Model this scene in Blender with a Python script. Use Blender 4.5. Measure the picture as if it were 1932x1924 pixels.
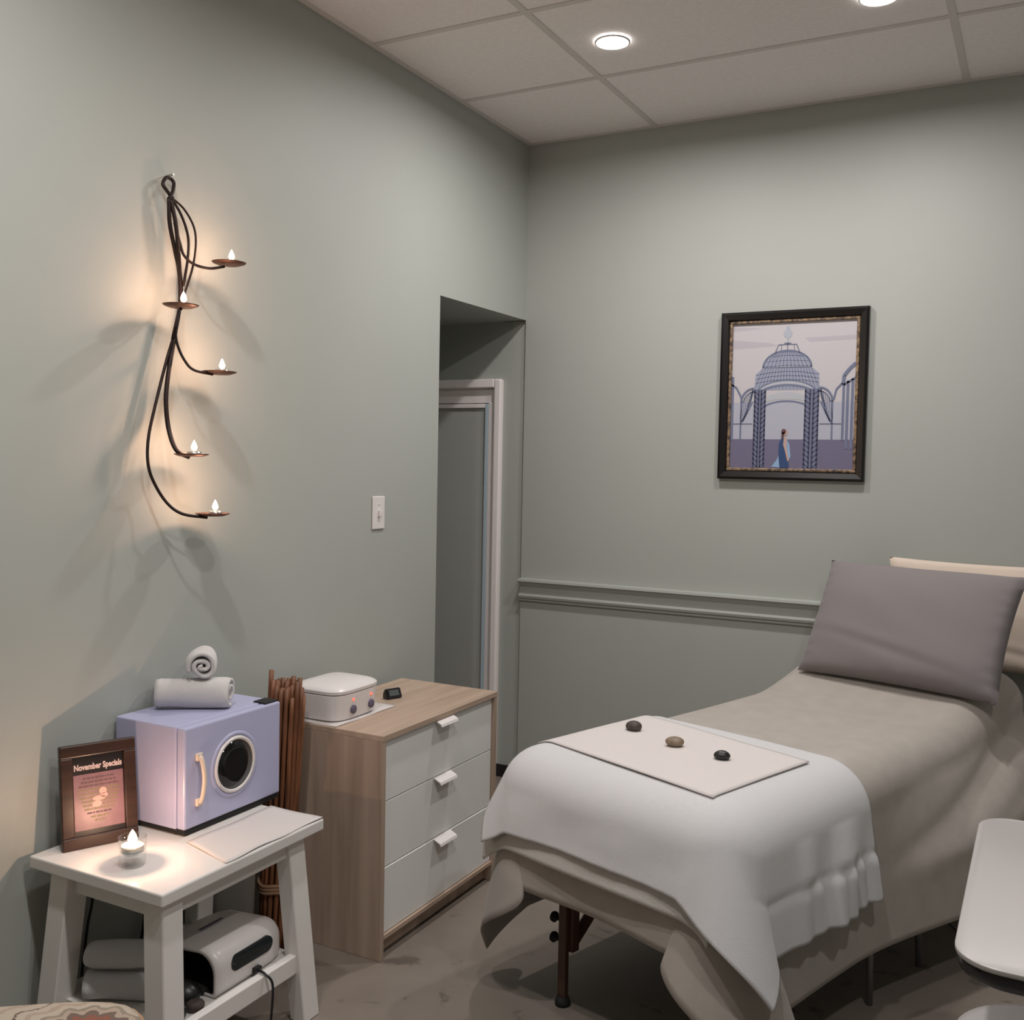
import bpy, bmesh, math, random
from mathutils import Vector, Matrix
random.seed(7)
for o in list(bpy.data.objects):
    bpy.data.objects.remove(o)
C = bpy.context.scene.collection
SC = bpy.context.scene

# ------------------------------------------------------------------ camera
F_PX, CX, CY = 1910.87, 966.0, 962.0
PITCH, YAW, ROLL = -0.0464, -0.4870, 0.0192
CAM = Vector((2.1588, -4.1774, 1.4903))
_fw = Vector((math.sin(YAW)*math.cos(PITCH), math.cos(YAW)*math.cos(PITCH), math.sin(PITCH)))
_rt0 = Vector((math.cos(YAW), -math.sin(YAW), 0))
_up0 = _rt0.cross(_fw)
_rt = _rt0*math.cos(ROLL) + _up0*math.sin(ROLL)
_up = -_rt0*math.sin(ROLL) + _up0*math.cos(ROLL)
cam_d = bpy.data.cameras.new('camera')
cam_d.sensor_fit = 'HORIZONTAL'; cam_d.sensor_width = 36.0
cam_d.lens = F_PX/1932*36.0
cam_d.clip_start = 0.05
cam = bpy.data.objects.new('camera', cam_d); C.objects.link(cam)
cam.matrix_world = Matrix(((_rt.x, _up.x, -_fw.x, CAM.x), (_rt.y, _up.y, -_fw.y, CAM.y),
                           (_rt.z, _up.z, -_fw.z, CAM.z), (0, 0, 0, 1)))
SC.camera = cam

def at(u, w, ax, val):
    """point where the ray through photo pixel (u,w) meets the plane ax=val (a wall, floor or shelf)"""
    d = _fw + _rt*((u-CX)/F_PX) - _up*((w-CY)/F_PX)
    i = 'xyz'.index(ax)
    return CAM + d*((val-CAM[i])/d[i])

# ------------------------------------------------------------------ world, exposure, lamp strengths
world = bpy.data.worlds.new('world'); SC.world = world
world.use_nodes = True
world.node_tree.nodes['Background'].inputs[0].default_value = (0.5, 0.5, 0.5, 1)
world.node_tree.nodes['Background'].inputs[1].default_value = 0.0
SC.view_settings.view_transform = 'Standard'
SC.view_settings.look = 'None'
SC.view_settings.exposure = 0.06
SC.view_settings.gamma = 1.0
SC.view_settings.use_curve_mapping = False
DOWNLIGHT_W = 13.5
DOWNLIGHT_COL = (1.0, 0.955, 0.93)
CANDLE_COL = (1.0, 0.58, 0.38)
TEALIGHT_W = 0.70
VOTIVE_W = 1.6
H = 2.9405           # ceiling height
DOWNLIGHTS = [(0.778, -0.90), (1.641, -0.86),
              (0.778, -3.0), (1.641, -3.0), (2.60, -3.0)]  # front row is out of view, added to light the near part of the room

# ------------------------------------------------------------------ helpers
def srgb(r, g, b):
    f = lambda c: (c/255)/12.92 if c/255 <= 0.04045 else ((c/255+0.055)/1.055)**2.4
    return (f(r), f(g), f(b), 1)

def mat(name, col, rough=0.6, metal=0.0, bump=0.0, bscale=200.0, mottle=0.0, mscale=4.0, col2=None,
        spec=0.5, emit=None, estr=0.0, coat=0.0, sheen=0.0, stretch=None, detail=3.0, subsurf=0.0):
    m = bpy.data.materials.new(name); m.use_nodes = True
    nt = m.node_tree; p = nt.nodes['Principled BSDF']
    p.inputs['Base Color'].default_value = col
    p.inputs['Roughness'].default_value = rough
    p.inputs['Metallic'].default_value = metal
    p.inputs['Specular IOR Level'].default_value = spec
    p.inputs['Coat Weight'].default_value = coat
    p.inputs['Sheen Weight'].default_value = sheen
    if emit:
        p.inputs['Emission Color'].default_value = emit
        p.inputs['Emission Strength'].default_value = estr
    tc = nt.nodes.new('ShaderNodeTexCoord')
    src = tc.outputs['Object']
    if stretch:
        mp = nt.nodes.new('ShaderNodeMapping'); mp.inputs['Scale'].default_value = stretch
        nt.links.new(src, mp.inputs['Vector']); src = mp.outputs['Vector']
    if mottle > 0:
        n = nt.nodes.new('ShaderNodeTexNoise'); n.inputs['Scale'].default_value = mscale
        n.inputs['Detail'].default_value = detail
        nt.links.new(src, n.inputs['Vector'])
        r = nt.nodes.new('ShaderNodeValToRGB')
        c2 = col2 or tuple(max(0, c*(1-mottle)) for c in col[:3])+(1,)
        r.color_ramp.elements[0].position = 0.35; r.color_ramp.elements[0].color = c2
        r.color_ramp.elements[1].position = 0.68; r.color_ramp.elements[1].color = col
        nt.links.new(n.outputs['Fac'], r.inputs['Fac'])
        nt.links.new(r.outputs['Color'], p.inputs['Base Color'])
    if bump > 0:
        n2 = nt.nodes.new('ShaderNodeTexNoise'); n2.inputs['Scale'].default_value = bscale
        n2.inputs['Detail'].default_value = 4.0
        nt.links.new(src, n2.inputs['Vector'])
        b = nt.nodes.new('ShaderNodeBump'); b.inputs['Strength'].default_value = bump
        b.inputs['Distance'].default_value = 0.004
        nt.links.new(n2.outputs['Fac'], b.inputs['Height'])
        nt.links.new(b.outputs['Normal'], p.inputs['Normal'])
    return m

def wood(name, c1, c2, scale=(3, 40, 3), rough=0.5, dist=2.0, bump=0.05):
    m = bpy.data.materials.new(name); m.use_nodes = True
    nt = m.node_tree; p = nt.nodes['Principled BSDF']
    tc = nt.nodes.new('ShaderNodeTexCoord'); mp = nt.nodes.new('ShaderNodeMapping')
    mp.inputs['Scale'].default_value = scale
    n = nt.nodes.new('ShaderNodeTexNoise'); n.inputs['Scale'].default_value = 1.0
    n.inputs['Detail'].default_value = 6; n.inputs['Distortion'].default_value = dist*0.2
    r = nt.nodes.new('ShaderNodeValToRGB')
    r.color_ramp.elements[0].position = 0.32; r.color_ramp.elements[0].color = c2
    r.color_ramp.elements[1].position = 0.68; r.color_ramp.elements[1].color = c1
    nt.links.new(tc.outputs['Object'], mp.inputs['Vector']); nt.links.new(mp.outputs['Vector'], n.inputs['Vector'])
    nt.links.new(n.outputs['Fac'], r.inputs['Fac']); nt.links.new(r.outputs['Color'], p.inputs['Base Color'])
    b = nt.nodes.new('ShaderNodeBump'); b.inputs['Strength'].default_value = bump; b.inputs['Distance'].default_value = 0.002
    nt.links.new(n.outputs['Fac'], b.inputs['Height']); nt.links.new(b.outputs['Normal'], p.inputs['Normal'])
    p.inputs['Roughness'].default_value = rough
    return m

def clear_glass(name, tint=(0.95, 0.97, 0.97, 1), gloss=0.12):
    m = bpy.data.materials.new(name); m.use_nodes = True
    nt = m.node_tree; nt.nodes.remove(nt.nodes['Principled BSDF'])
    out = nt.nodes['Material Output']
    t = nt.nodes.new('ShaderNodeBsdfTransparent'); t.inputs[0].default_value = tint
    g = nt.nodes.new('ShaderNodeBsdfGlossy'); g.inputs['Roughness'].default_value = 0.03
    lw = nt.nodes.new('ShaderNodeLayerWeight'); lw.inputs[0].default_value = 0.22
    fr = nt.nodes.new('ShaderNodeMath'); fr.operation = 'MULTIPLY'; fr.inputs[1].default_value = 0.6
    nt.links.new(lw.outputs['Facing'], fr.inputs[0])
    mx = nt.nodes.new('ShaderNodeMixShader')
    nt.links.new(fr.outputs[0], mx.inputs[0]); nt.links.new(t.outputs[0], mx.inputs[1]); nt.links.new(g.outputs[0], mx.inputs[2])
    nt.links.new(mx.outputs[0], out.inputs[0])
    return m

M = {}
M['wall'] = mat('sage_wall_paint', (0.405, 0.425, 0.395, 1), 0.55, bump=0.03, bscale=350, mottle=0.03, mscale=2)
M['ceil_tile'] = mat('ceiling_tile', (0.90, 0.865, 0.855, 1), 0.9, bump=0.12, bscale=220, mottle=0.05, mscale=60)
M['ceil_bar'] = mat('ceiling_bar', (0.66, 0.63, 0.61, 1), 0.6)
M['trim_wall'] = M['wall']
M['black_base'] = mat('black_vinyl', (0.012, 0.012, 0.012, 1), 0.5)
M['white_paint'] = mat('white_paint', (0.759, 0.736, 0.707, 1), 0.38, bump=0.02, bscale=120)
M['white_gloss'] = mat('white_gloss_paint', (0.70, 0.68, 0.655, 1), 0.14)
M['white_trim'] = mat('white_trim', (0.891, 0.823, 0.81, 1), 0.45)
M['white_plastic'] = mat('white_plastic', (0.74, 0.70, 0.69, 1), 0.3)
M['alu'] = mat('aluminium', (0.60, 0.72, 0.80, 1), 0.3, metal=0.25)
M['shower_glass'] = mat('obscure_glass', (0.425, 0.431, 0.406, 1), 0.35, bump=0.2, bscale=180)
M['oak'] = wood('white_oak_effect', (0.42, 0.305, 0.225, 1), (0.31, 0.22, 0.155, 1), (2.5, 2.5, 2.5), 0.5)
M['oak_top'] = wood('white_oak_top', (0.50, 0.375, 0.29, 1), (0.38, 0.28, 0.21, 1), (26, 1.6, 20), 0.45)
M['oak_side'] = wood('white_oak_side', (0.47, 0.355, 0.28, 1), (0.34, 0.25, 0.19, 1), (24, 24, 1.3), 0.5)
M['drawer_white'] = mat('drawer_white', (0.784, 0.784, 0.763, 1), 0.4)
M['handle_white'] = mat('handle_white', (0.76, 0.72, 0.71, 1), 0.35)
M['lavender'] = mat('lavender_enamel', (0.463, 0.469, 0.663, 1), 0.3)
M['black'] = mat('black_plastic', (0.01, 0.01, 0.012, 1), 0.3)
M['black_matte'] = mat('black_matte', (0.012, 0.012, 0.012, 1), 0.8)
M['black_glass'] = mat('black_glass', (0.006, 0.006, 0.006, 1), 0.08)
M['cream_plastic'] = mat('cream_plastic', (0.72, 0.60, 0.49, 1), 0.35)
M['towel'] = mat('white_terry', (0.70, 0.67, 0.655, 1), 0.95, bump=0.55, bscale=900, sheen=0.3)
M['towel_cool'] = mat('white_terry_cool', (0.64, 0.635, 0.65, 1), 0.95, bump=0.5, bscale=800, sheen=0.25)
M['paper'] = mat('white_cloth', (0.615, 0.575, 0.56, 1), 0.9, bump=0.1, bscale=900)
M['fleece'] = mat('grey_fleece', (0.56, 0.545, 0.51, 1), 0.98, bump=0.5, bscale=500, sheen=0.2)
M['taupe'] = mat('taupe_fleece', (0.41, 0.37, 0.332, 1), 0.98, bump=0.28, bscale=700, mottle=0.10, mscale=14, sheen=0.25)
M['grey_pillow'] = mat('grey_cotton', (0.206, 0.184, 0.188, 1), 0.9, bump=0.18, bscale=1200, sheen=0.15)
M['cream_pillow'] = mat('cream_cotton', (0.68, 0.57, 0.48, 1), 0.9, bump=0.15, bscale=900)
M['iron'] = mat('dark_iron', (0.030, 0.018, 0.016, 1), 0.45, metal=0.6, bump=0.2, bscale=300)
M['rust_plate'] = mat('bronze_plate', (0.16, 0.075, 0.05, 1), 0.45, metal=0.5, mottle=0.4, mscale=60)
M['wax'] = mat('candle_wax', (0.85, 0.75, 0.62, 1), 0.5)
M['tin'] = mat('tealight_tin', (0.6, 0.58, 0.55, 1), 0.3, metal=1.0)
def flame_mat():
    m = bpy.data.materials.new('flame'); m.use_nodes = True
    nt = m.node_tree; nt.nodes.remove(nt.nodes['Principled BSDF'])
    e = nt.nodes.new('ShaderNodeEmission'); e.inputs[0].default_value = (1.0, 0.72, 0.45, 1); e.inputs[1].default_value = 14.0
    t = nt.nodes.new('ShaderNodeBsdfTransparent'); a = nt.nodes.new('ShaderNodeAddShader')
    nt.links.new(e.outputs[0], a.inputs[0]); nt.links.new(t.outputs[0], a.inputs[1])
    nt.links.new(a.outputs[0], nt.nodes['Material Output'].inputs[0])
    return m
M['flame'] = flame_mat()
M['glass'] = clear_glass('clear_glass')
M['dark_wood'] = wood('dark_frame_wood', (0.045, 0.019, 0.012, 1), (0.022, 0.010, 0.007, 1), (8, 8, 60), 0.35)
M['leg_wood'] = wood('beech_wood', (0.115, 0.055, 0.035, 1), (0.065, 0.03, 0.02, 1), (30, 30, 3), 0.45)
M['bamboo'] = wood('bamboo', (0.27, 0.105, 0.045, 1), (0.11, 0.042, 0.018, 1), (40, 40, 6), 0.5)
M['string'] = mat('string', (0.34, 0.20, 0.12, 1), 0.9)
M['red_led'] = mat('red_led', (1, 0.1, 0.05, 1), 0.4, emit=(1.0, 0.06, 0.03, 1), estr=2.6)
M['knob'] = mat('grey_purple_knob', (0.115, 0.10, 0.15, 1), 0.5)
M['lcd'] = mat('lcd_screen', (0.085, 0.10, 0.10, 1), 0.25)
M['stone'] = mat('basalt', (0.018, 0.018, 0.017, 1), 0.35, mottle=0.3, mscale=80)
M['stone_tan'] = mat('tan_stone', (0.27, 0.20, 0.135, 1), 0.5, mottle=0.35, mscale=60)
M['stone_brown'] = mat('brown_stone', (0.075, 0.055, 0.05, 1), 0.6, mottle=0.3, mscale=60)
M['chrome'] = mat('grey_steel', (0.25, 0.26, 0.26, 1), 0.35, metal=0.6)
M['lens'] = mat('lamp_lens', (1, 1, 1, 1), 0.5, emit=(1.0, 0.95, 0.90, 1), estr=14.0)
M['bin'] = mat('pale_bin', (0.33, 0.33, 0.32, 1), 0.5)
M['table_top'] = mat('white_laminate', (0.45, 0.43, 0.425, 1), 0.35)
M['black_gloss'] = mat('black_gloss', (0.008, 0.010, 0.014, 1), 0.12)
M['vinyl'] = mat('cream_vinyl', (0.5, 0.45, 0.38, 1), 0.4)

# stained concrete floor
def floor_mat():
    m = bpy.data.materials.new('stained_concrete'); m.use_nodes = True
    nt = m.node_tree; p = nt.nodes['Principled BSDF']; L = nt.links
    tc = nt.nodes.new('ShaderNodeTexCoord')
    n1 = nt.nodes.new('ShaderNodeTexNoise'); n1.inputs['Scale'].default_value = 2.3; n1.inputs['Detail'].default_value = 8; n1.inputs['Roughness'].default_value = 0.6
    r1 = nt.nodes.new('ShaderNodeValToRGB')
    r1.color_ramp.elements[0].position = 0.3; r1.color_ramp.elements[0].color = (0.185, 0.155, 0.132, 1)
    r1.color_ramp.elements[1].position = 0.72; r1.color_ramp.elements[1].color = (0.26, 0.222, 0.188, 1)
    n2 = nt.nodes.new('ShaderNodeTexNoise'); n2.inputs['Scale'].default_value = 9; n2.inputs['Detail'].default_value = 6; n2.inputs['Distortion'].default_value = 0.6
    r2 = nt.nodes.new('ShaderNodeValToRGB')
    r2.color_ramp.elements[0].position = 0.30; r2.color_ramp.elements[0].color = (0.45, 0.44, 0.43, 1)
    r2.color_ramp.elements[1].position = 0.37; r2.color_ramp.elements[1].color = (1, 1, 1, 1)
    mx = nt.nodes.new('ShaderNodeMixRGB'); mx.blend_type = 'MULTIPLY'; mx.inputs[0].default_value = 0.8
    for n in (n1, n2): L.new(tc.outputs['Object'], n.inputs['Vector'])
    L.new(n1.outputs['Fac'], r1.inputs['Fac']); L.new(n2.outputs['Fac'], r2.inputs['Fac'])
    L.new(r1.outputs['Color'], mx.inputs[1]); L.new(r2.outputs['Color'], mx.inputs[2])
    L.new(mx.outputs[0], p.inputs['Base Color'])
    p.inputs['Roughness'].default_value = 0.42
    b = nt.nodes.new('ShaderNodeBump'); b.inputs['Strength'].default_value = 0.06; b.inputs['Distance'].default_value = 0.003
    L.new(n2.outputs['Fac'], b.inputs['Height']); L.new(b.outputs['Normal'], p.inputs['Normal'])
    return m
M['floor'] = floor_mat()

# medallion upholstery: rings and petals around the cushion centre
def medallion_mat(ox, oy):
    m = bpy.data.materials.new('medallion_fabric'); m.use_nodes = True
    nt = m.node_tree; p = nt.nodes['Principled BSDF']; L = nt.links
    tc = nt.nodes.new('ShaderNodeTexCoord')
    mp = nt.nodes.new('ShaderNodeMapping'); mp.inputs['Location'].default_value = (-ox, -oy, 0); L.new(tc.outputs['Object'], mp.inputs['Vector'])
    sep = nt.nodes.new('ShaderNodeSeparateXYZ'); L.new(mp.outputs['Vector'], sep.inputs[0])
    def math_(op, a, b=None, v=None):
        n = nt.nodes.new('ShaderNodeMath'); n.operation = op
        L.new(a, n.inputs[0])
        if b is not None: L.new(b, n.inputs[1])
        if v is not None: n.inputs[1].default_value = v
        return n.outputs[0]
    x2 = math_('MULTIPLY', sep.outputs[0], sep.outputs[0]); y2 = math_('MULTIPLY', sep.outputs[1], sep.outputs[1])
    r = math_('SQRT', math_('ADD', x2, y2))
    ang = math_('ARCTAN2', sep.outputs[1], sep.outputs[0])
    pet = math_('SINE', math_('MULTIPLY', ang, v=14.0))
    rr = math_('ADD', r, math_('MULTIPLY', pet, v=0.007))
    nz = nt.nodes.new('ShaderNodeTexNoise'); nz.inputs['Scale'].default_value = 60; nz.inputs['Detail'].default_value = 3
    L.new(tc.outputs['Object'], nz.inputs['Vector'])
    rr = math_('ADD', rr, math_('MULTIPLY', math_('SUBTRACT', nz.outputs['Fac'], v=0.5), v=0.022))
    cr = nt.nodes.new('ShaderNodeValToRGB'); cr.color_ramp.interpolation = 'CONSTANT'
    rust, tan, brown, beige, olive = (0.22, 0.085, 0.055, 1), (0.36, 0.285, 0.225, 1), (0.14, 0.10, 0.08, 1), (0.42, 0.36, 0.29, 1), (0.24, 0.20, 0.155, 1)
    stops = [(0.0, rust), (0.02, tan), (0.028, rust), (0.060, brown), (0.075, tan), (0.090, olive), (0.102, beige), (0.120, tan), (0.134, beige), (0.152, brown), (0.158, beige), (0.185, tan), (0.20, beige)]
    e = cr.color_ramp.elements
    e[0].position, e[0].color = 0.0, rust
    e[1].position, e[1].color = 0.02*4, tan
    for pz, c in stops[2:]:
        k = e.new(pz*4); k.color = c
    L.new(math_('MULTIPLY', rr, v=4.0), cr.inputs['Fac'])
    L.new(cr.outputs['Color'], p.inputs['Base Color'])
    p.inputs['Roughness'].default_value = 0.95
    return m

def newbm(): return bmesh.new()
def box(bm, lo, hi, bevel=0.0, seg=2):
    r = bmesh.ops.create_cube(bm, size=1.0)
    vs = r['verts']
    for v in vs:
        v.co = Vector([lo[i] + (v.co[i]+0.5)*(hi[i]-lo[i]) for i in range(3)])
    if bevel > 0:
        es = set()
        for v in vs:
            for e in v.link_edges: es.add(e)
        bmesh.ops.bevel(bm, geom=list(es), offset=bevel, segments=seg, affect='EDGES', profile=0.5)
    return bm
def bx(lo, hi, bevel=0.0, seg=2):
    return box(newbm(), lo, hi, bevel, seg)

def tube(bm, pts, rad, n=8, caps=True):
    """round tube along a polyline; rad is a number or one radius per point"""
    pts = [Vector(p) for p in pts]
    R = rad if isinstance(rad, (list, tuple)) else [rad]*len(pts)
    t0 = (pts[1]-pts[0]).normalized()
    a = Vector((0, 0, 1)) if abs(t0.z) < 0.9 else Vector((1, 0, 0))
    nrm = t0.cross(a).normalized()
    rings = []
    for i, p in enumerate(pts):
        t = (pts[min(i+1, len(pts)-1)]-pts[max(i-1, 0)]).normalized()
        nrm = (nrm - t*nrm.dot(t)).normalized(); bi = t.cross(nrm)
        rings.append([bm.verts.new(p + (nrm*math.cos(2*math.pi*k/n) + bi*math.sin(2*math.pi*k/n))*R[i]) for k in range(n)])
    for i in range(len(rings)-1):
        for k in range(n):
            bm.faces.new((rings[i][k], rings[i][(k+1) % n], rings[i+1][(k+1) % n], rings[i+1][k]))
    if caps:
        bm.faces.new(list(reversed(rings[0]))); bm.faces.new(rings[-1])
    return bm

def lathe(bm, prof, n=32, center=(0, 0, 0), close=False):
    """revolve (r,z) profile about z"""
    c = Vector(center); rings = []
    for r, z in prof:
        if r < 1e-6:
            rings.append([bm.verts.new(c + Vector((0, 0, z)))])
        else:
            rings.append([bm.verts.new(c + Vector((r*math.cos(2*math.pi*k/n), r*math.sin(2*math.pi*k/n), z))) for k in range(n)])
    for a, b in zip(rings, rings[1:]):
        for k in range(n):
            k2 = (k+1) % n
            if len(a) == 1 and len(b) == 1: continue
            if len(a) == 1: bm.faces.new((a[0], b[k2], b[k]))
            elif len(b) == 1: bm.faces.new((a[k], a[k2], b[0]))
            else: bm.faces.new((a[k], a[k2], b[k2], b[k]))
    return bm

def prism(bm, poly, axis, a, b):
    """extrude a 2-D polygon along axis between a and b; the polygon's coords are the other two axes in order"""
    def P(q, t):
        q = list(q); i = 'xyz'.index(axis); q.insert(i, t); return Vector(q)
    A = [bm.verts.new(P(q, a)) for q in poly]; B = [bm.verts.new(P(q, b)) for q in poly]
    n = len(poly)
    bm.faces.new(A); bm.faces.new(list(reversed(B)))
    for k in range(n):
        bm.faces.new((A[k], B[k], B[(k+1) % n], A[(k+1) % n]))
    return bm

def sample(ctrl, n):
    """Catmull-Rom through control points"""
    P = [Vector(p) for p in ctrl]; P = [P[0]*2-P[1]] + P + [P[-1]*2-P[-2]]
    out = []
    for i in range(1, len(P)-2):
        for k in range(n):
            t = k/n
            out.append(0.5*((2*P[i]) + (P[i+1]-P[i-1])*t + (2*P[i-1]-5*P[i]+4*P[i+1]-P[i+2])*t*t + (3*P[i]-P[i-1]-3*P[i+1]+P[i+2])*t**3))
    out.append(P[-2].copy())
    return out

def obj(name, bm, m, parent=None, smooth=False, angle=None):
    bmesh.ops.recalc_face_normals(bm, faces=bm.faces[:])
    me = bpy.data.meshes.new(name); bm.to_mesh(me); bm.free()
    if m: me.materials.append(M[m] if isinstance(m, str) else m)
    if smooth:
        for p in me.polygons: p.use_smooth = True
    o = bpy.data.objects.new(name, me); C.objects.link(o)
    if angle is not None:
        for p in me.polygons: p.use_smooth = True
        try: me.set_sharp_from_angle(angle=math.radians(angle))
        except Exception: pass
    if parent is not None: o.parent = parent
    return o

def tag(o, label=None, cat=None, group=None, kind=None):
    if label: o['label'] = label
    if cat: o['category'] = cat
    if group: o['group'] = group
    if kind: o['kind'] = kind
    return o

def thing(name, label, cat, loc=(0, 0, 0), rotz=0.0, group=None):
    o = bpy.data.objects.new(name, None); C.objects.link(o)
    o.empty_display_size = 0.05
    o.location = loc; o.rotation_euler = (0, 0, rotz)
    return tag(o, label, cat, group)

def struct(name, bm, m, **k):
    return tag(obj(name, bm, m, **k), kind='structure')

def text_mesh(name, s, size, m, parent, loc, rot, bold=0.0, width=None):
    cu = bpy.data.curves.new(name+'_c', 'FONT'); cu.body = s; cu.size = size; cu.align_x = 'CENTER'; cu.offset = bold
    cu.resolution_u = 3
    t = bpy.data.objects.new(name+'_t', cu); C.objects.link(t)
    bpy.context.view_layer.update()
    me = bpy.data.meshes.new_from_object(t.evaluated_get(bpy.context.evaluated_depsgraph_get()))
    bpy.data.objects.remove(t)
    if width:
        xs = [v.co.x for v in me.vertices]; w = max(xs)-min(xs)
        for v in me.vertices: v.co.x *= width/w
    me.name = name; me.materials.clear(); me.materials.append(M[m])
    o = bpy.data.objects.new(name, me); C.objects.link(o); o.parent = parent
    o.location = loc; o.rotation_euler = rot
    return o

# ------------------------------------------------------------------ setting
X1, Y1 = 3.7, -5.7            # far sides of the room behind the camera
OY, OZ = -0.742, 2.1476       # opening in the left wall: from OY to the corner, up to OZ
struct('floor', bx((-1.5, Y1-0.1, -0.1), (X1+0.1, 0.75, 0.0)), 'floor')
bm = newbm()
prism(bm, [(Y1, 0), (OY, 0), (OY, OZ), (0.0, OZ), (0.0, H+0.12), (Y1, H+0.12)], 'x', -0.12, 0.0)
struct('wall_left', bm, 'wall')
struct('wall_back', bx((0.0, 0.0, 0), (X1, 0.75, H+0.12)), 'wall')
struct('wall_right', bx((X1, Y1, 0), (X1+0.1, 0.0, H+0.12)), 'wall')
struct('wall_front', bx((-0.12, Y1-0.1, 0), (X1+0.1, Y1, H+0.12)), 'wall')
# alcove behind the opening, holding the shower stall
bm = newbm()
SHX, SHZ = -0.119, 1.882      # outer right edge and top of the shower surround
box(bm, (SHX, 0.015, 0), (0.0, 0.75, OZ))
box(bm, (-1.5, 0.015, SHZ), (SHX, 0.75, OZ))
struct('wall_alcove_back', bm, 'wall')
struct('wall_alcove_left', bx((-1.6, OY-0.1, 0), (-1.5, 0.75, OZ)), 'wall')
struct('wall_alcove_front', bx((-1.5, OY-0.1, 0), (-0.12, OY, OZ)), 'wall')
struct('ceiling_alcove', bx((-1.6, OY-0.1, OZ), (-0.12, 0.75, OZ+0.1)), 'wall')
# suspended ceiling: slab, lay-in panels and grid bars
ceil = struct('ceiling', bx((-0.12, Y1-0.1, H+0.03), (X1+0.1, 0.0, H+0.12)), 'ceil_tile')
GX = [0.0, 0.61, 1.83, 3.05, X1]
GY = [0.0, -0.615] + [-0.615-0.61*k for k in range(1, 9)] + [Y1]
shared = {}
for i in range(len(GX)-1):
    for j in range(len(GY)-1):
        w, d = GX[i+1]-GX[i]-0.012, GY[j]-GY[j+1]-0.012
        key = (round(w, 3), round(d, 3))
        cx, cy = (GX[i]+GX[i+1])/2, (GY[j]+GY[j+1])/2
        if key not in shared:
            o = obj('ceiling_panel', bx((-w/2, -d/2, 0.002), (w/2, d/2, 0.018)), 'ceil_tile', ceil); shared[key] = o.data
        else:
            o = bpy.data.objects.new('ceiling_panel', shared[key]); C.objects.link(o); o.parent = ceil
        o.location = (cx, cy, H)
for x in GX[1:-1]:
    obj('grid_bar', bx((x-0.012, Y1, H-0.001), (x+0.012, 0, H+0.03)), 'ceil_bar', ceil)
for y in GY[1:-1]:
    for a, b in zip(GX, GX[1:]):
        obj('grid_bar', bx((a+(0.012 if a else 0), y-0.012, H-0.001), (b-0.012, y+0.012, H+0.03)), 'ceil_bar', ceil)
obj('wall_angle', bx((0.0, Y1, H-0.002), (0.02, 0, H+0.001)), 'ceil_bar', ceil)
obj('wall_angle', bx((0.02, -0.02, H-0.002), (X1, 0, H+0.001)), 'ceil_bar', ceil)
# chair rail on the back wall
rail = struct('trim_1', bx((0.0, -0.012, 0.853), (X1, 0.0, 0.945)), 'trim_wall')
bm = newbm(); prism(bm, [(0, 0.958), (-0.036, 0.955), (-0.038, 0.945), (-0.028, 0.938), (-0.018, 0.925), (-0.012, 0.918), (0, 0.918)], 'x', 0.001, X1)
obj('cap_moulding', bm, 'trim_wall', rail)
bm = newbm(); prism(bm, [(0, 0.888), (-0.022, 0.886), (-0.025, 0.878), (-0.022, 0.868), (-0.012, 0.862), (0, 0.862)], 'x', 0.001, X1)
obj('lower_bead', bm, 'trim_wall', rail)
struct('baseboard_back', bx((0.0, -0.008, 0), (X1, 0.0, 0.10)), 'black_base')
struct('baseboard_alcove', bx((SHX, 0.005, 0), (-0.001, 0.015, 0.058)), 'black_base')

# ------------------------------------------------------------------ ceiling lamps
def downlight(x, y, label):
    t = thing('ceiling_light', label, 'ceiling light', (x, y, H-0.001), group='recessed ceiling lights')
    bm = newbm(); lathe(bm, [(0.055, -0.001), (0.061, -0.001), (0.061, -0.004), (0.058, -0.007), (0.055, -0.006), (0.055, -0.001)], 36)
    obj('trim_ring', bm, 'white_plastic', t, smooth=True)
    bm = newbm(); lathe(bm, [(0, -0.006), (0.050, -0.006), (0.055, -0.004), (0.055, -0.001), (0, -0.001)], 36)
    obj('lens', bm, 'lens', t)
    ld = bpy.data.lights.new('downlight_lamp', 'AREA'); ld.shape = 'DISK'; ld.size = 0.106
    ld.energy = DOWNLIGHT_W; ld.color = DOWNLIGHT_COL; ld.spread = math.radians(171)
    lo = bpy.data.objects.new('lamp', ld); C.objects.link(lo); lo.parent = t; lo.location = (0, 0, -0.0072)
lab = {0: 'round white ceiling light nearest the corner above the doorway',
       1: 'round white ceiling light cut off by the top of the picture',
       2: 'unseen ceiling light added to light the near part of the room, on the left wall side',
       3: 'unseen ceiling light added over the open floor to light the near part of the room',
       4: 'unseen ceiling light added on the right to light the near part of the room'}
for i, (x, y) in enumerate(DOWNLIGHTS):
    downlight(x, y, lab[i])

# ------------------------------------------------------------------ shower stall in the alcove
t = thing('shower_stall', 'white shower surround with a grey glass door inside the alcove doorway', 'shower', (0, 0, 0))
SY = 0.0
bm = newbm()
box(bm, (-0.157, -0.012, 0), (SHX, 0.10, SHZ), 0.008)
box(bm, (-1.45, -0.012, 1.842), (-0.157, 0.10, SHZ), 0.004)
obj('surround_flange', bm, 'white_trim', t)
bm = newbm()
box(bm, (-0.165, 0.02, 0), (-0.150, 0.70, 1.86)); box(bm, (-1.45, 0.02, 1.772), (-0.165, 0.70, 1.842)); box(bm, (-1.45, 0.62, 0), (-0.165, 0.70, 1.80)); box(bm, (-1.45, 0.02, 0), (-1.43, 0.70, 1.80))
obj('surround_shell', bm, 'white_trim', t)
obj('door_stile', bx((-0.215, 0.012, 0.06), (-0.196, 0.05, 1.768), 0.003), 'alu', t)
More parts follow.
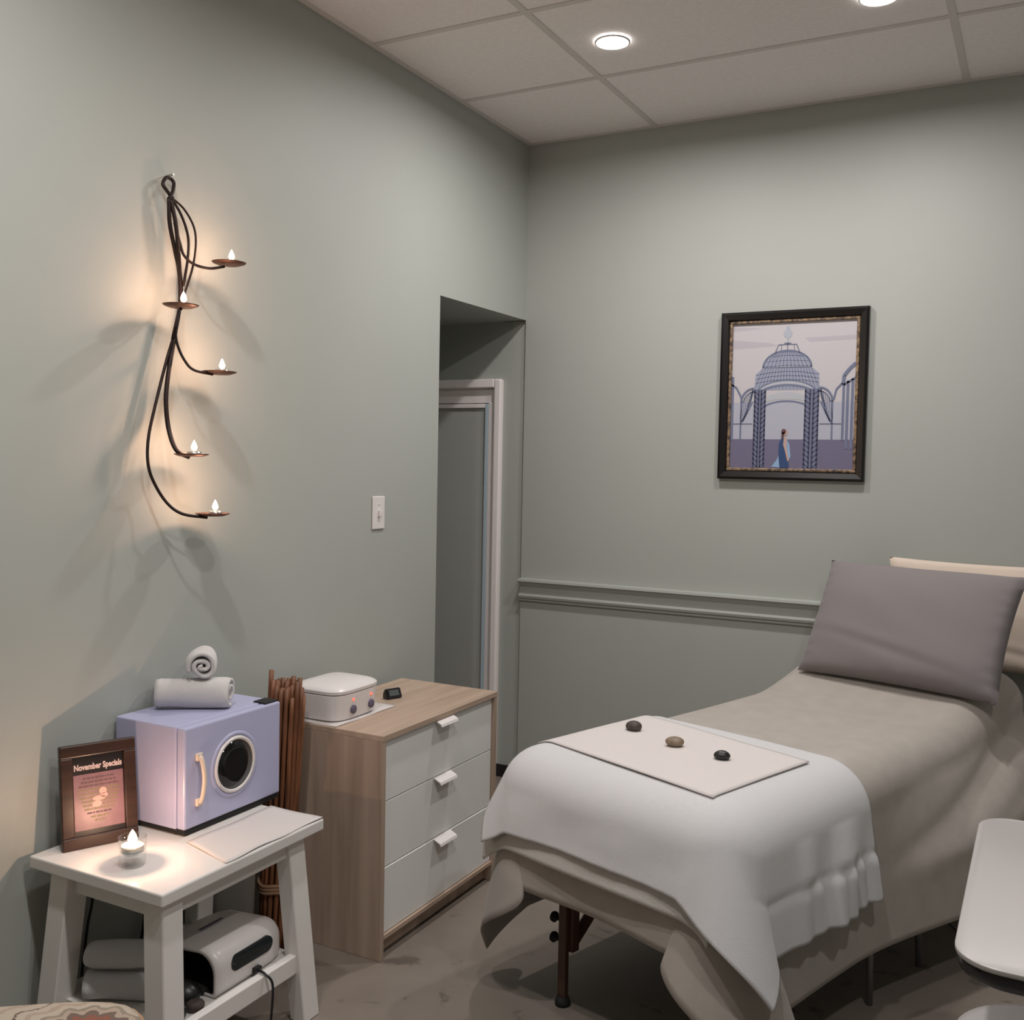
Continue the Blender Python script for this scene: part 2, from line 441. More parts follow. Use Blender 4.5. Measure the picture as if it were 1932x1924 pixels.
obj('door_stile', bx((-1.40, 0.012, 0.06), (-1.38, 0.05, 1.768), 0.003), 'alu', t)
obj('door_rail', bx((-1.38, 0.014, 1.748), (-0.215, 0.045, 1.768), 0.003), 'white_trim', t)
obj('door_rail', bx((-1.38, 0.014, 0.06), (-0.215, 0.045, 0.085), 0.003), 'white_trim', t)
obj('glass_pane', bx((-1.38, 0.028, 0.085), (-0.215, 0.034, 1.748)), 'shower_glass', t)
obj('wall_jamb', bx((-0.196, 0.012, 0.0), (-0.165, 0.055, 1.772), 0.003), 'white_trim', t)
obj('threshold', bx((-1.45, 0.0, 0), (-0.157, 0.12, 0.06), 0.004), 'white_trim', t)

# ------------------------------------------------------------------ light switch
t = thing('light_switch', 'white toggle light switch on the sage wall beside the doorway', 'light switch', (0, -1.148, 1.300))
obj('cover_plate', bx((0.0005, -0.037, -0.060), (0.007, 0.037, 0.060), 0.003), 'white_plastic', t)
obj('toggle', bx((0.007, -0.006, -0.014), (0.017, 0.006, 0.010), 0.002), 'white_plastic', t)
for z in (-0.03, 0.03):
    bm = newbm(); bmesh.ops.create_uvsphere(bm, u_segments=10, v_segments=6, radius=0.003)
    o = obj('screw', bm, 'tin', t); o.location = (0.007, 0, z)

# ------------------------------------------------------------------ framed picture
PX0, PX1, PZ0, PZ1 = 0.929, 1.517, 1.442, 2.128
t = thing('framed_picture', 'black framed print of a wrought iron domed pavilion with a walking figure', 'picture', ((PX0+PX1)/2, -0.001, PZ0))
PW, PH = PX1-PX0, PZ1-PZ0
fb = 0.047
def frame_side(bm, p, q, nin, d):
    """mitred moulding side from outer corner p to outer corner q, nin is the inward direction"""
    prof = [(0, 0), (0, 0.024), (0.010, 0.030), (0.030, 0.026), (fb-0.012, 0.016), (fb-0.012, 0.0)]
    dirv = (Vector(q)-Vector(p)).normalized(); A = []; B = []
    for w, h in prof:
        A.append(bm.verts.new(Vector(p)+dirv*w+Vector(nin)*w+Vector((0, -h, 0))))
        B.append(bm.verts.new(Vector(q)-dirv*w+Vector(nin)*w+Vector((0, -h, 0))))
    n = len(prof)
    for k in range(n): bm.faces.new((A[k], A[(k+1) % n], B[(k+1) % n], B[k]))
    bm.faces.new(A); bm.faces.new(B)
cs = [(-PW/2, 0, 0), (PW/2, 0, 0), (PW/2, 0, PH), (-PW/2, 0, PH)]
ns = [(0, 0, 1), (-1, 0, 0), (0, 0, -1), (1, 0, 0)]
M['frame_black'] = mat('black_frame_lacquer', (0.008, 0.007, 0.007, 1), 0.28)
M['bead_gold'] = mat('mottled_gold_bead', (0.36, 0.24, 0.14, 1), 0.45, mottle=0.8, mscale=70, col2=(0.05, 0.035, 0.03, 1))
for k in range(4):
    bm = newbm(); frame_side(bm, cs[k], cs[(k+1) % 4], ns[k], 0.03); obj('frame_side', bm, 'frame_black', t)
bi, bw = fb-0.012, 0.012
for lo, hi in (((-PW/2+bi, -0.018, bi), (PW/2-bi, -0.006, bi+bw)), ((-PW/2+bi, -0.018, PH-bi-bw), (PW/2-bi, -0.006, PH-bi)),
               ((-PW/2+bi, -0.018, bi+bw), (-PW/2+bi+bw, -0.006, PH-bi-bw)), ((PW/2-bi-bw, -0.018, bi+bw), (PW/2-bi, -0.006, PH-bi-bw))):
    obj('gilt_bead', bx(lo, hi, 0.003), 'bead_gold', t)
AW, AH = PW-2*fb, PH-2*fb
def flat(name, col):
    if name not in M: M[name] = mat(name, srgb(*col), 0.7, spec=0.2)
    return name
flat('print_sky', (190, 186, 190)); flat('print_low_sky', (172, 173, 187)); flat('print_ground', (112, 108, 132)); flat('print_iron', (112, 118, 142)); flat('print_iron_dark', (76, 76, 98))
flat('print_iron_pale', (150, 154, 172)); flat('print_band', (176, 178, 186)); flat('print_skin', (190, 158, 148)); flat('print_hair', (96, 70, 74)); flat('print_dress', (58, 78, 118)); flat('print_train', (140, 168, 200)); flat('print_finial', (170, 174, 186)); flat('print_cloud', (178, 173, 181))
layer = [0]
def A2(X, Y):
    """print coordinates: X,Y run over a 1240 x 1450 sheet"""
    return ((X-835)/1240*AW, fb + (1720-Y)/1450*AH)
def patch(parent, name, polys, m):
    bm = newbm(); y = -0.0075 - 0.00012*layer[0]; layer[0] += 1
    for pl in polys:
        vs = [bm.verts.new((A2(*p)[0], y, A2(*p)[1])) for p in pl]
        try: bm.faces.new(vs)
        except Exception: pass
    return obj(name, bm, m, parent)
def strip(pts, w):
    out = []
    for (a, b), (c, d) in zip(pts, pts[1:]):
        L_ = math.hypot(c-a, d-b) or 1; nx, ny = -(d-b)/L_*w/2, (c-a)/L_*w/2
        out.append([(a+nx, b+ny), (c+nx, d+ny), (c-nx, d-ny), (a-nx, b-ny)])
    return out
sheet = obj('print_sheet', bx((-AW/2-0.002, -0.0072, fb-0.002), (AW/2+0.002, -0.004, PH-fb+0.002)), 'print_sky', t)
patch(sheet, 'print_clouds', [[(215, 430), (600, 470), (700, 500), (215, 520)], [(950, 430), (1455, 420), (1455, 460), (1000, 470)], [(215, 300), (520, 320), (215, 345)]], 'print_cloud')
patch(sheet, 'print_low_sky', [[(215, 1060), (1455, 1060), (1455, 1440), (215, 1440)]], 'print_low_sky')
patch(sheet, 'print_ground', [[(215, 1430), (1455, 1430), (1455, 1720), (215, 1720)]], 'print_ground')
def arc(cx, cy, rx, ry, a0, a1, n=14):
    return [(cx+rx*math.cos(math.radians(a0+(a1-a0)*k/n)), cy-ry*math.sin(math.radians(a0+(a1-a0)*k/n))) for k in range(n+1)]
dome = arc(780, 720, 245, 165, 0, 180)
patch(sheet, 'print_dome', [dome, [(535, 715), (1025, 715), (1100, 780), (1112, 940), (450, 940), (465, 780)]], 'print_iron_pale')
ribs = []
for k in range(-6, 7):
    ribs += strip([(780+k*17, 562), (780+k*33, 625), (780+k*41, 715)], 7)
for y, hw in ((600, 165), (650, 215), (700, 240)): ribs += strip([(780-hw, y+6), (780, y-4), (780+hw, y+6)], 6)
for k in range(-9, 10):
    ribs += strip([(780+k*27, 718), (780+k*36, 930)], 6)
ribs += strip(arc(780, 715, 246, 168, 0, 180, 18), 14)
for y in (760, 800, 840): ribs += strip([(462, y+30), (620, y+4), (780, y-4), (940, y+4), (1104, y+30)], 8)
patch(sheet, 'print_dome_lattice', ribs, 'print_iron')
patch(sheet, 'print_pale_band', [arc(780, 1000, 300, 150, 160, 20)[:] + list(reversed(arc(780, 1010, 300, 110, 160, 20))), arc(780, 1090, 260, 130, 155, 25) + list(reversed(arc(780, 1090, 250, 60, 155, 25)))], 'print_band')
dk = strip(arc(780, 1030, 315, 140, 162, 18), 22) + strip(arc(780, 1010, 330, 165, 160, 20), 12) + strip(arc(780, 1140, 240, 90, 155, 25), 18)
dk += strip([(560, 960), (560, 1085)], 10)
patch(sheet, 'print_arches', dk, 'print_iron')
patch(sheet, 'print_lantern', strip([(660, 560), (690, 490), (870, 490), (900, 560)], 9) + strip([(780, 470), (780, 560)], 8) + strip([(720, 490), (715, 560)], 6) + strip([(845, 490), (850, 560)], 6) + strip([(660, 562), (900, 562)], 10) + strip([(745, 478), (815, 478)], 12), 'print_iron')
patch(sheet, 'print_finial', [[(765, 310), (795, 310), (800, 340), (825, 375), (815, 405), (790, 430), (785, 470), (775, 470), (770, 430), (745, 405), (735, 375), (760, 340)]], 'print_finial')
cols = [[(455, 930), (572, 930), (572, 1712), (455, 1712)], [(968, 930), (1108, 930), (1108, 1712), (968, 1712)]]
patch(sheet, 'print_columns', cols, 'print_iron')
lat = []
for x0, x1 in ((455, 572), (968, 1108)):
    for f in (0.05, 0.38, 0.62, 0.95): lat += strip([(x0+(x1-x0)*f, 935), (x0+(x1-x0)*f, 1712)], 17)
    y = 950
    while y < 1690:
        lat += strip([(x0, y), (x0+(x1-x0)*0.4, y+38)], 9) + strip([(x1, y), (x0+(x1-x0)*0.6, y+38)], 9); y += 48
patch(sheet, 'print_column_lattice', lat, 'print_iron_dark')
for s in (-1, 1):
    wing = []
    for rx in (130, 105): wing += strip([(780+s*(330+ (a-330)), b) for a, b in arc(330, 1060, rx, 140 if rx == 130 else 105, 0, 90)], 20 if rx == 130 else 10)
    wing += strip([(780+s*460, 1050), (780+s*462, 1425)], 16)
    wing += strip([(780+s*335, 930), (780+s*400, 1150), (780+s*455, 1260)], 22) + strip([(780+s*340, 1050), (780+s*440, 1250)], 14)
    wing += strip([(780+s*340, 1275), (780+s*565, 1275)], 9)
    for q in range(6): wing += strip([(780+s*(345+q*20), 930+q*22), (780+s*(365+q*20), 1080+q*30)], 6)
    patch(sheet, 'print_wing_arch', wing, 'print_iron')
patch(sheet, 'print_left_pavilion', strip([(215, 880), (265, 910), (310, 990), (330, 1060)], 18) + strip([(225, 800), (228, 1440)], 26), 'print_iron')
side = strip([(1455, 690), (1400, 740), (1345, 810), (1340, 900)], 34) + strip([(1345, 900), (1345, 1440)], 24) + strip([(1385, 860), (1385, 1520)], 26) + strip([(1430, 840), (1430, 1520)], 26)
side += strip([(1250, 1040), (1275, 940), (1330, 880)], 18) + strip([(1340, 900), (1455, 830)], 20)
patch(sheet, 'print_right_pavilion', side, 'print_iron')
patch(sheet, 'print_train', [[(735, 1560), (700, 1640), (650, 1705), (740, 1712)], [(800, 1430), (830, 1480), (845, 1600), (825, 1640), (805, 1560)]], 'print_train')
patch(sheet, 'print_dress', [[(745, 1420), (790, 1420), (800, 1500), (815, 1590), (828, 1712), (735, 1712), (722, 1600), (722, 1480)]], 'print_dress')
patch(sheet, 'print_skin', [arc(785, 1362, 22, 30, 0, 360), [(775, 1400), (800, 1415), (800, 1500), (830, 1640), (815, 1650), (785, 1540), (765, 1480)]], 'print_skin')
patch(sheet, 'print_hair', [arc(768, 1352, 24, 26, 0, 360), [(745, 1360), (780, 1360), (765, 1420), (745, 1430)]], 'print_hair')

# ------------------------------------------------------------------ wall candle holder
t = thing('wall_candle_holder', 'dark twisted iron candle holder with five small plates on the left wall', 'candle holder', tuple(at(318, 330, 'x', 0.0)))
T0 = t.location.copy()
def sp(X, Y, x):                                  # traced in the close-up of the holder, x = distance from the wall
    return at(220+X/2.75, 300+Y/2.75, 'x', x) - T0
def stem(ctrl, r):
    return tube(newbm(), sample(ctrl, 6), r, 8)
def wire(name, ctrl, r, r2=None):
    pts = sample(ctrl, 6); n = len(pts)
    rr = [r + ((r2 or r)-r)*i/(n-1) for i in range(n)]
    return obj(name, tube(newbm(), pts, rr, 8), 'iron', t, smooth=True)
wire('hanging_loop', [sp(292, 205, .030), sp(262, 165, .028), sp(240, 128, .022), sp(262, 95, .018), sp(295, 118, .020), sp(292, 165, .028), sp(272, 205, .032)], 0.0050)
wire('stem', [sp(272, 200, .032), sp(275, 330, .030), sp(300, 460, .028), sp(322, 570, .030), sp(330, 690, .034), sp(325, 780, .036), sp(306, 870, .036), sp(292, 935, .036)], 0.0055)
wire('stem', [sp(280, 205, .034), sp(306, 330, .040), sp(318, 450, .040), sp(326, 570, .036), sp(334, 690, .036), sp(322, 800, .038), sp(308, 880, .038), sp(300, 935, .038)], 0.0055)
wire('bow', [sp(285, 200, .032), sp(350, 260, .045), sp(400, 350, .055), sp(411, 440, .058), sp(395, 560, .052), sp(352, 700, .038)], 0.0032)
wire('bow', [sp(283, 200, .032), sp(335, 290, .040), sp(370, 400, .046), sp(370, 510, .046), sp(346, 660, .038)], 0.0038)
PL = [(432, 499), (341, 579), (414, 705), (361, 860), (401, 972)]
PXD = [0.120, 0.115, 0.120, 0.115, 0.120]
wire('arm', [sp(300, 330, .034), sp(330, 440, .040), sp(350, 500, .048), sp(400, 545, .062), sp(480, 567, .098), sp(560, 558, .120)], 0.0038)
wire('arm', [sp(330, 740, .036), sp(330, 775, .070), sp(333, 778, .115)], 0.0042)
wire('arm', [sp(302, 880, .037), sp(315, 960, .045), sp(350, 1040, .060), sp(400, 1094, .092), sp(500, 1118, .120)], 0.0038)
wire('arm', [sp(300, 920, .037), sp(270, 1100, .042), sp(256, 1250, .048), sp(270, 1400, .060), sp(310, 1510, .092), sp(380, 1548, .115)], 0.0062)
wire('arm', [sp(295, 925, .037), sp(255, 1060, .036), sp(200, 1280, .036), sp(166, 1440, .038), sp(162, 1570, .044), sp(190, 1670, .052), sp(258, 1780, .066), sp(340, 1840, .092), sp(470, 1860, .120)], 0.0042)
bm = newbm(); q = sp(262, 88, .004); tube(bm, [q+Vector((-.004, 0, 0)), q+Vector((.024, 0, 0.002))], 0.0025, 8)
obj('nail', bm, 'tin', t)
def flame_mesh(h, r):
    return lathe(newbm(), [(0, 0), (r*0.7, h*0.12), (r, h*0.32), (r*0.72, h*0.6), (r*0.3, h*0.85), (0, h)], 12)
def point(name, loc, w, parent, r=0.008):
    ld = bpy.data.lights.new(name, 'POINT'); ld.energy = w; ld.color = CANDLE_COL; ld.shadow_soft_size = r
    o = bpy.data.objects.new(name, ld); C.objects.link(o); o.parent = parent; o.location = loc
    return o
labs = ['lit tealight on the highest plate of the iron wall holder', 'lit tealight on the second highest plate, right on the iron stem',
        'lit tealight on the middle plate of the iron wall holder', 'lit tealight on the second lowest plate of the iron wall holder',
        'lit tealight on the lowest plate of the iron wall holder']
for k, (u, w) in enumerate(PL):
    p = at(u, w, 'x', PXD[k])
    bm = newbm(); lathe(bm, [(0, -0.002), (0.030, -0.002), (0.044, 0.003), (0.047, 0.006), (0.044, 0.0055), (0.030, 0.0), (0, 0.0)], 32, p-T0)
    pl = obj('plate', bm, 'rust_plate', t, smooth=True)
    tl = thing('tealight', labs[k], 'candle', tuple(p+Vector((0.0, 0.010, 0.0005))), group='tealights on the wall holder')
    bm = newbm(); lathe(bm, [(0, 0), (0.019, 0), (0.019, 0.011), (0.0183, 0.011), (0.0183, 0.0012), (0, 0.0012)], 24); obj('tin_cup', bm, 'tin', tl, smooth=True)
    bm = newbm(); lathe(bm, [(0, 0.008), (0.018, 0.0085), (0.018, 0.0014), (0, 0.0014)], 24); obj('wax', bm, 'wax', tl)
    obj('wick', tube(newbm(), [(0, 0, 0.0082), (0.0004, 0, 0.016)], 0.0007, 6), 'black_matte', tl)
    o = obj('flame', flame_mesh(0.030, 0.0085), 'flame', tl, smooth=True); o.location = (0, 0, 0.0125)
    point('flame_lamp', (0.0, 0, 0.032), TEALIGHT_W, tl, 0.006)

# ------------------------------------------------------------------ white stand with splayed legs
SZ = 0.5264
SX0, SX1, SY0, SY1 = 0.03, 0.4723, -2.6006, -2.0375
t = thing('side_table', 'small white wooden bench with splayed legs and a lower shelf', 'table', (SX0, SY0, 0))
W_, D_ = SX1-SX0, SY1-SY0
obj('table_top', bx((0, 0, SZ-0.030), (W_, D_, SZ), 0.004), 'white_gloss', t)
def leg_mesh(xt, yt, xb, yb, zt, wx, wy):
    bm = newbm(); A = []; B = []
    for sx, sy in ((-1, -1), (1, -1), (1, 1), (-1, 1)):
        A.append(bm.verts.new((xt+sx*wx/2, yt+sy*wy/2, zt))); B.append(bm.verts.new((xb+sx*wx/2, yb+sy*wy/2, 0)))
    bm.faces.new(A); bm.faces.new(list(reversed(B)))
    for k in range(4): bm.faces.new((A[k], B[k], B[(k+1) % 4], A[(k+1) % 4]))
    bmesh.ops.bevel(bm, geom=bm.edges[:], offset=0.003, segments=1, affect='EDGES')
    return bm
LT = {'x': (0.085, W_-0.050), 'y': (0.050, D_-0.083)}
LB = {'x': (0.030, W_-0.018), 'y': (0.030, D_-0.050)}
for i in (0, 1):
    for j in (0, 1):
        obj('leg', leg_mesh(LT['x'][i], LT['y'][j], LB['x'][i], LB['y'][j], SZ-0.030, 0.062 if j == 0 else 0.05, 0.062), 'white_paint', t)
def lerp_leg(i, j, z):
    f = z/(SZ-0.03); return (LB['x'][i]+(LT['x'][i]-LB['x'][i])*f, LB['y'][j]+(LT['y'][j]-LB['y'][j])*f)
for j in (0, 1):
    x0, y0 = lerp_leg(0, j, 0.47); x1, _ = lerp_leg(1, j, 0.47)
    obj('apron', bx((x0+0.02, y0-0.012, 0.448), (x1-0.01, y0+0.012, SZ-0.030)), 'white_paint', t)
for i in (0, 1):
    x0, y0 = lerp_leg(i, 0, 0.47); _, y1 = lerp_leg(i, 1, 0.47)
    obj('apron', bx((x0-0.012, y0+0.02, 0.448 if i else 0.43), (x0+0.012, y1-0.02, SZ-0.030)), 'white_paint', t)
    x0, y0 = lerp_leg(i, 0, 0.16); _, y1 = lerp_leg(i, 1, 0.16)
    obj('shelf_rail', bx((x0-0.010, y0+0.01, 0.136), (x0+0.014, y1-0.01, 0.186), 0.003), 'white_paint', t)
x0, y0 = lerp_leg(0, 0, 0.16); x1, y1 = lerp_leg(1, 1, 0.16)
SHELF = 0.176
obj('shelf_board', bx((x0+0.014, y0+0.005, SHELF-0.016), (x1-0.010, y1-0.005, SHELF)), 'white_paint', t)

def roll_towel(name, label, loc, axis_deg, length, r, ry=0.85, turns=2.6, thick=0.012, group=None, m='towel', start=-90, seed=0):
    """a towel rolled up into a spiral, lying with its axis level"""
    t = thing(name, label, 'towel', loc, math.radians(axis_deg), group=group)
    n = 96; pts = []
    rnd = random.Random(seed)
    for k in range(n+1):
        f = k/n; a = math.radians(start) - f*turns*2*math.pi
        rr = r - thick/2 - f*turns*thick*1.22
        rr = max(rr, 0.006)
        w = 1+0.03*math.sin(3*a+seed)
        pts.append((rr*math.cos(a)*w, rr*math.sin(a)*ry*w, a))
    bm = newbm(); nx = 14; rows = []
    for i in range(nx+1):
        f = i/nx; x = (f-0.5)*length
        edge = max(0, abs(f-0.5)*2-0.82)/0.18
        row = []
        for k, (py, pz, a) in enumerate(pts):
            tx, tz = -math.sin(a), math.cos(a)
            nn = (math.cos(a), math.sin(a)*ry)
            th = thick*(1-0.45*edge*edge)/2
            wob = 0.0022*math.sin(a*2.3+f*5+seed)
            dx = 0.004*math.sin(a*1.1+seed)*(1 if f > 0.5 else -1)*abs(2*f-1)**3
            row.append((bm.verts.new((x+dx, py+nn[0]*(th+wob), pz+nn[1]*(th+wob))), bm.verts.new((x+dx, py-nn[0]*(th-wob), pz-nn[1]*(th-wob)))))
        rows.append(row)
    for i in range(nx):
        for k in range(n):
            a, b, c, d = rows[i][k], rows[i][k+1], rows[i+1][k+1], rows[i+1][k]
            bm.faces.new((a[0], b[0], c[0], d[0])); bm.faces.new((a[1], d[1], c[1], b[1]))
    for i in (0, nx):
        for k in range(n):
            a, b = rows[i][k], rows[i][k+1]; bm.faces.new((a[0], a[1], b[1], b[0]))
    for i in range(nx):
        for k in (0, n):
            a, b = rows[i][k], rows[i+1][k]; bm.faces.new((a[0], b[0], b[1], a[1]))
    zs = [v.co.z for v in bm.verts]; zmin = min(zs)
    for v in bm.verts:
        v.co.z -= zmin
        if v.co.z < 0.006: v.co.z = 0.001 + v.co.z*0.5
    obj('rolled_cloth', bm, m, t, smooth=True)
    return t

# ------------------------------------------------------------------ hot towel cabinet
CBX, CBY0, CBY1, CBZ0, CBZ1 = 0.262, -2.332, -1.972, SZ+0.016, 0.806
t = thing('towel_warmer', 'lavender hot towel cabinet with a round black window on the white bench', 'towel warmer', (0.014, CBY0, SZ))
cw, cd = CBX-0.014, CBY1-CBY0
z0, z1 = CBZ0-SZ, CBZ1-SZ
obj('body', bx((0, 0, z0), (cw-0.030, cd, z1), 0.004), 'lavender', t)
dr = obj('door', bx((cw-0.028, 0.0005, z0+0.002), (cw, cd-0.0005, z1-0.001), 0.005), 'lavender', t)
obj('base', bx((0.01, 0.006, 0.003), (cw-0.006, cd+0.0, z0+0.001)), 'black_matte', t)
for fx in (0.02, cw-0.04):
    for fy in (0.02, cd-0.10):
        bm = newbm(); lathe(bm, [(0, 0), (0.011, 0), (0.012, 0.008), (0, 0.008)], 14, (fx, fy, 0.0)); obj('foot', bm, 'black_matte', t)
pc = (cw, -2.154-CBY0, 0.672-SZ)
def ringx(prof, n=40):
    bm = newbm(); lathe(bm, prof, n); bmesh.ops.rotate(bm, cent=(0, 0, 0), matrix=Matrix.Rotation(math.pi/2, 3, 'Y'), verts=bm.verts)
    bmesh.ops.translate(bm, vec=pc, verts=bm.verts); return bm
R0 = 0.066
obj('window_surround', ringx([(R0+0.022, 0.0), (R0+0.020, 0.0025), (R0+0.012, 0.003), (R0+0.010, 0.0)], 48), 'lavender', dr, smooth=True)
obj('window_ring', ringx([(R0+0.010, 0.0), (R0+0.009, 0.005), (R0+0.003, 0.007), (R0, 0.004), (R0-0.002, -0.001)], 48), 'white_plastic', dr, smooth=True)
obj('window_glass', ringx([(R0, 0.0), (R0, 0.0032), (R0*0.6, 0.0042), (0, 0.0045)], 48), 'black_glass', dr, smooth=True)
hy = -2.287-CBY0
obj('handle', tube(newbm(), sample([(cw-0.001, hy, 0.728-SZ), (cw+0.012, hy, 0.722-SZ), (cw+0.019, hy+0.001, 0.700-SZ), (cw+0.022, hy+0.002, 0.668-SZ), (cw+0.019, hy+0.001, 0.634-SZ), (cw+0.012, hy, 0.612-SZ), (cw-0.001, hy, 0.606-SZ)], 6),
     0.0062, 10), 'cream_plastic', dr, smooth=True)
obj('handle_mount', bx((cw, hy-0.010, 0.715-SZ), (cw+0.010, hy+0.010, 0.735-SZ), 0.003), 'cream_plastic', dr)
obj('handle_mount', bx((cw, hy-0.010, 0.598-SZ), (cw+0.010, hy+0.010, 0.618-SZ), 0.003), 'cream_plastic', dr)
obj('hinge', bx((cw-0.052, cd-0.055, z1-0.002), (cw-0.006, cd-0.004, z1+0.004), 0.002), 'black_matte', t)
# cloth under the cabinet
bm = newbm(); nx, ny = 10, 22
vs = {}
for i in range(nx+1):
    for j in range(ny+1):
        fx, fy = i/nx, j/ny
        x = 0.290 + fx*(0.468-0.290); y = -2.400 + fy*(-2.041+2.400) - (0.02 if i else 0)*(1-fx)*0
        x += 0.0 if fx < 1 else 0.002*math.sin(fy*14)
        z = SZ + 0.0022 + 0.0012*math.sin(fx*5+fy*9)
        if fx > 0.93 or fy > 0.97: z += 0.001
        vs[i, j] = bm.verts.new((x, y + 0.05*(1-fx)*(1-fy), z))
for i in range(nx):
    for j in range(ny): bm.faces.new((vs[i, j], vs[i+1, j], vs[i+1, j+1], vs[i, j+1]))
o = obj('cloth_mat', bm, 'paper', None, smooth=True); md = o.modifiers.new('s', 'SOLIDIFY'); md.thickness = 0.002; md.offset = 0
tag(o, 'thin white cloth lying on the bench in front of the towel cabinet', 'cloth')

roll_towel('rolled_towel', 'larger rolled white towel lying flat on the lavender cabinet', (0.117, -2.158, CBZ1), 35, 0.200, 0.050, ry=0.88, seed=2, turns=2.0, thick=0.015, group='rolled towels on the cabinet')
roll_towel('rolled_towel', 'smaller rolled white towel perched on top of the other roll, spiral end facing out', (0.124, -2.132, CBZ1+0.083), -46, 0.105, 0.046, ry=1.0, seed=5, turns=2.3, thick=0.014, start=200, group='rolled towels on the cabinet')

# ------------------------------------------------------------------ sign in a dark frame
BL, BR = Vector((0.086, -2.551, SZ)), Vector((0.161, -2.386, SZ))
sd = (BR-BL).normalized(); ang = math.atan2(sd.y, sd.x)
t = thing('sign_frame', 'dark wooden stand-up frame with a printed specials notice on the bench', 'sign', tuple(BL+Vector((0, 0, 0.001))), ang)
SW, SH, lean = (BR-BL).length, 0.252, math.radians(8)
# local: x along the frame, -y towards the viewer, leaning back (+y) with height
def lean_part(name, bm, m, parent=None):
    bmesh.ops.rotate(bm, cent=(0, 0, 0), matrix=Matrix.Rotation(-lean, 3, 'X'), verts=bm.verts)
    zz = min(v.co.z for v in bm.verts)
    return obj(name, bm, m, parent or t)
fw_ = 0.030
for lo, hi in (((0, 0, 0), (SW, 0.016, fw_)), ((0, 0, SH-fw_), (SW, 0.016, SH)), ((0, 0, fw_), (fw_, 0.016, SH-fw_)), ((SW-fw_, 0, fw_), (SW, 0.016, SH-fw_))):
    lean_part('frame_side', bx((lo[0], lo[1]-0.003, lo[2]), hi, 0.003), 'dark_wood')
lean_part('backing', bx((0.01, 0.010, 0.01), (SW-0.01, 0.015, SH-0.01)), 'black_matte')
M['notice_black'] = mat('notice_black', (0.012, 0.009, 0.011, 1), 0.35)
M['notice_pink'] = mat('notice_mauve', srgb(140, 104, 112), 0.4, mottle=0.2, mscale=30)
M['notice_text'] = mat('notice_text', srgb(205, 182, 178), 0.6)
M['notice_green'] = mat('notice_olive', srgb(128, 116, 84), 0.6)
M['notice_grey'] = mat('notice_grey', srgb(96, 72, 74), 0.6)
M['notice_pale'] = mat('notice_pale', srgb(205, 165, 155), 0.6)
ns_ = lean_part('notice_sheet', bx((fw_-0.002, 0.0065, fw_-0.002), (SW-fw_+0.002, 0.010, SH-fw_+0.002)), 'notice_black')
px0, px1, pz0, pz1 = fw_+0.002, SW-fw_-0.001, fw_+0.012, SH-fw_-0.045
lean_part('notice_panel', bx((px0, 0.0058, pz0), (px1, 0.0066, pz1)), 'notice_pink', ns_)
bm = newbm(); rr = random.Random(3); cxm = (px0+px1)/2
rows_ = [(0.92, .62, 0), (0.85, .70, 0), (0.78, .80, 0), (0.71, .82, 1), (0.64, .84, 1), (0.57, .78, 1), (0.50, .70, 1), (0.43, .66, 1), (0.36, .60, 1), (0.29, .50, 0), (0.22, .36, 1), (0.15, .20, 1)]
bm2 = newbm()
for f, wdt, c in rows_:
    b = bm2 if c else bm
    zc = pz0+(pz1-pz0)*f; hw = (px1-px0)*wdt/2; x = cxm-hw
    while x < cxm+hw:
        ww = rr.uniform(0.004, 0.013)
        box(b, (x, 0.0055, zc-0.0022), (min(x+ww, cxm+hw), 0.0058, zc+0.0022)); x += ww+0.002
tag(lean_part('text_lines', bm, 'notice_grey', ns_), kind='stuff')
tag(lean_part('text_lines', bm2, 'notice_green', ns_), kind='stuff')
bm = newbm()
for bxx, bz, r1, r2 in ((0.58, .66, .009, .009), (0.50, .54, .016, .006), (0.45, .44, .012, .008), (0.60, .58, .009, .006)):
    cx_, cz_ = px0+(px1-px0)*bxx, pz0+(pz1-pz0)*bz
    vv = [bm.verts.new((cx_+r1*math.cos(a*math.pi/8), 0.0053, cz_+r2*math.sin(a*math.pi/8))) for a in range(16)]
    bm.faces.new(vv)
lean_part('printed_blossom', bm, 'notice_pale', ns_)
tm = text_mesh('heading', 'November Specials', 0.020, 'notice_text', ns_, (0, 0, 0), (0, 0, 0), bold=0.0009, width=px1-px0-0.004)
tm.rotation_euler = (math.pi/2-lean, 0, 0)
hz = SH-fw_-0.034
tm.location = Matrix.Rotation(-lean, 3, 'X') @ Vector((cxm, 0.0060, hz))
# easel leg behind
bm = newbm(); prism(bm, [(0.030, 0.16), (0.036, 0.16), (0.085, 0.0005), (0.078, 0.0005)], 'x', SW/2-0.02, SW/2+0.02)
obj('easel_leg', bm, 'dark_wood', t)

# ------------------------------------------------------------------ votive candle in glass
VC = Vector((0.284, -2.515, SZ))
t = thing('votive_candle', 'lit candle in a clear glass votive cup at the front of the bench', 'candle', tuple(VC))
bm = newbm(); lathe(bm, [(0, 0.0004), (0.026, 0.0004), (0.029, 0.003), (0.031, 0.030), (0.032, 0.066), (0.033, 0.068), (0.0305, 0.068), (0.0285, 0.034), (0.020, 0.028), (0, 0.026)], 40)
obj('glass_cup', bm, 'glass', t, smooth=True)
bm = newbm(); lathe(bm, [(0, 0.0345), (0.0255, 0.0345), (0.0260, 0.049), (0.0252, 0.049), (0.0248, 0.036), (0, 0.036)], 30); obj('tin_cup', bm, 'tin', t, smooth=True)
bm = newbm(); lathe(bm, [(0, 0.0465), (0.0245, 0.047), (0.0245, 0.0362), (0, 0.0362)], 30); obj('wax', bm, 'wax', t)
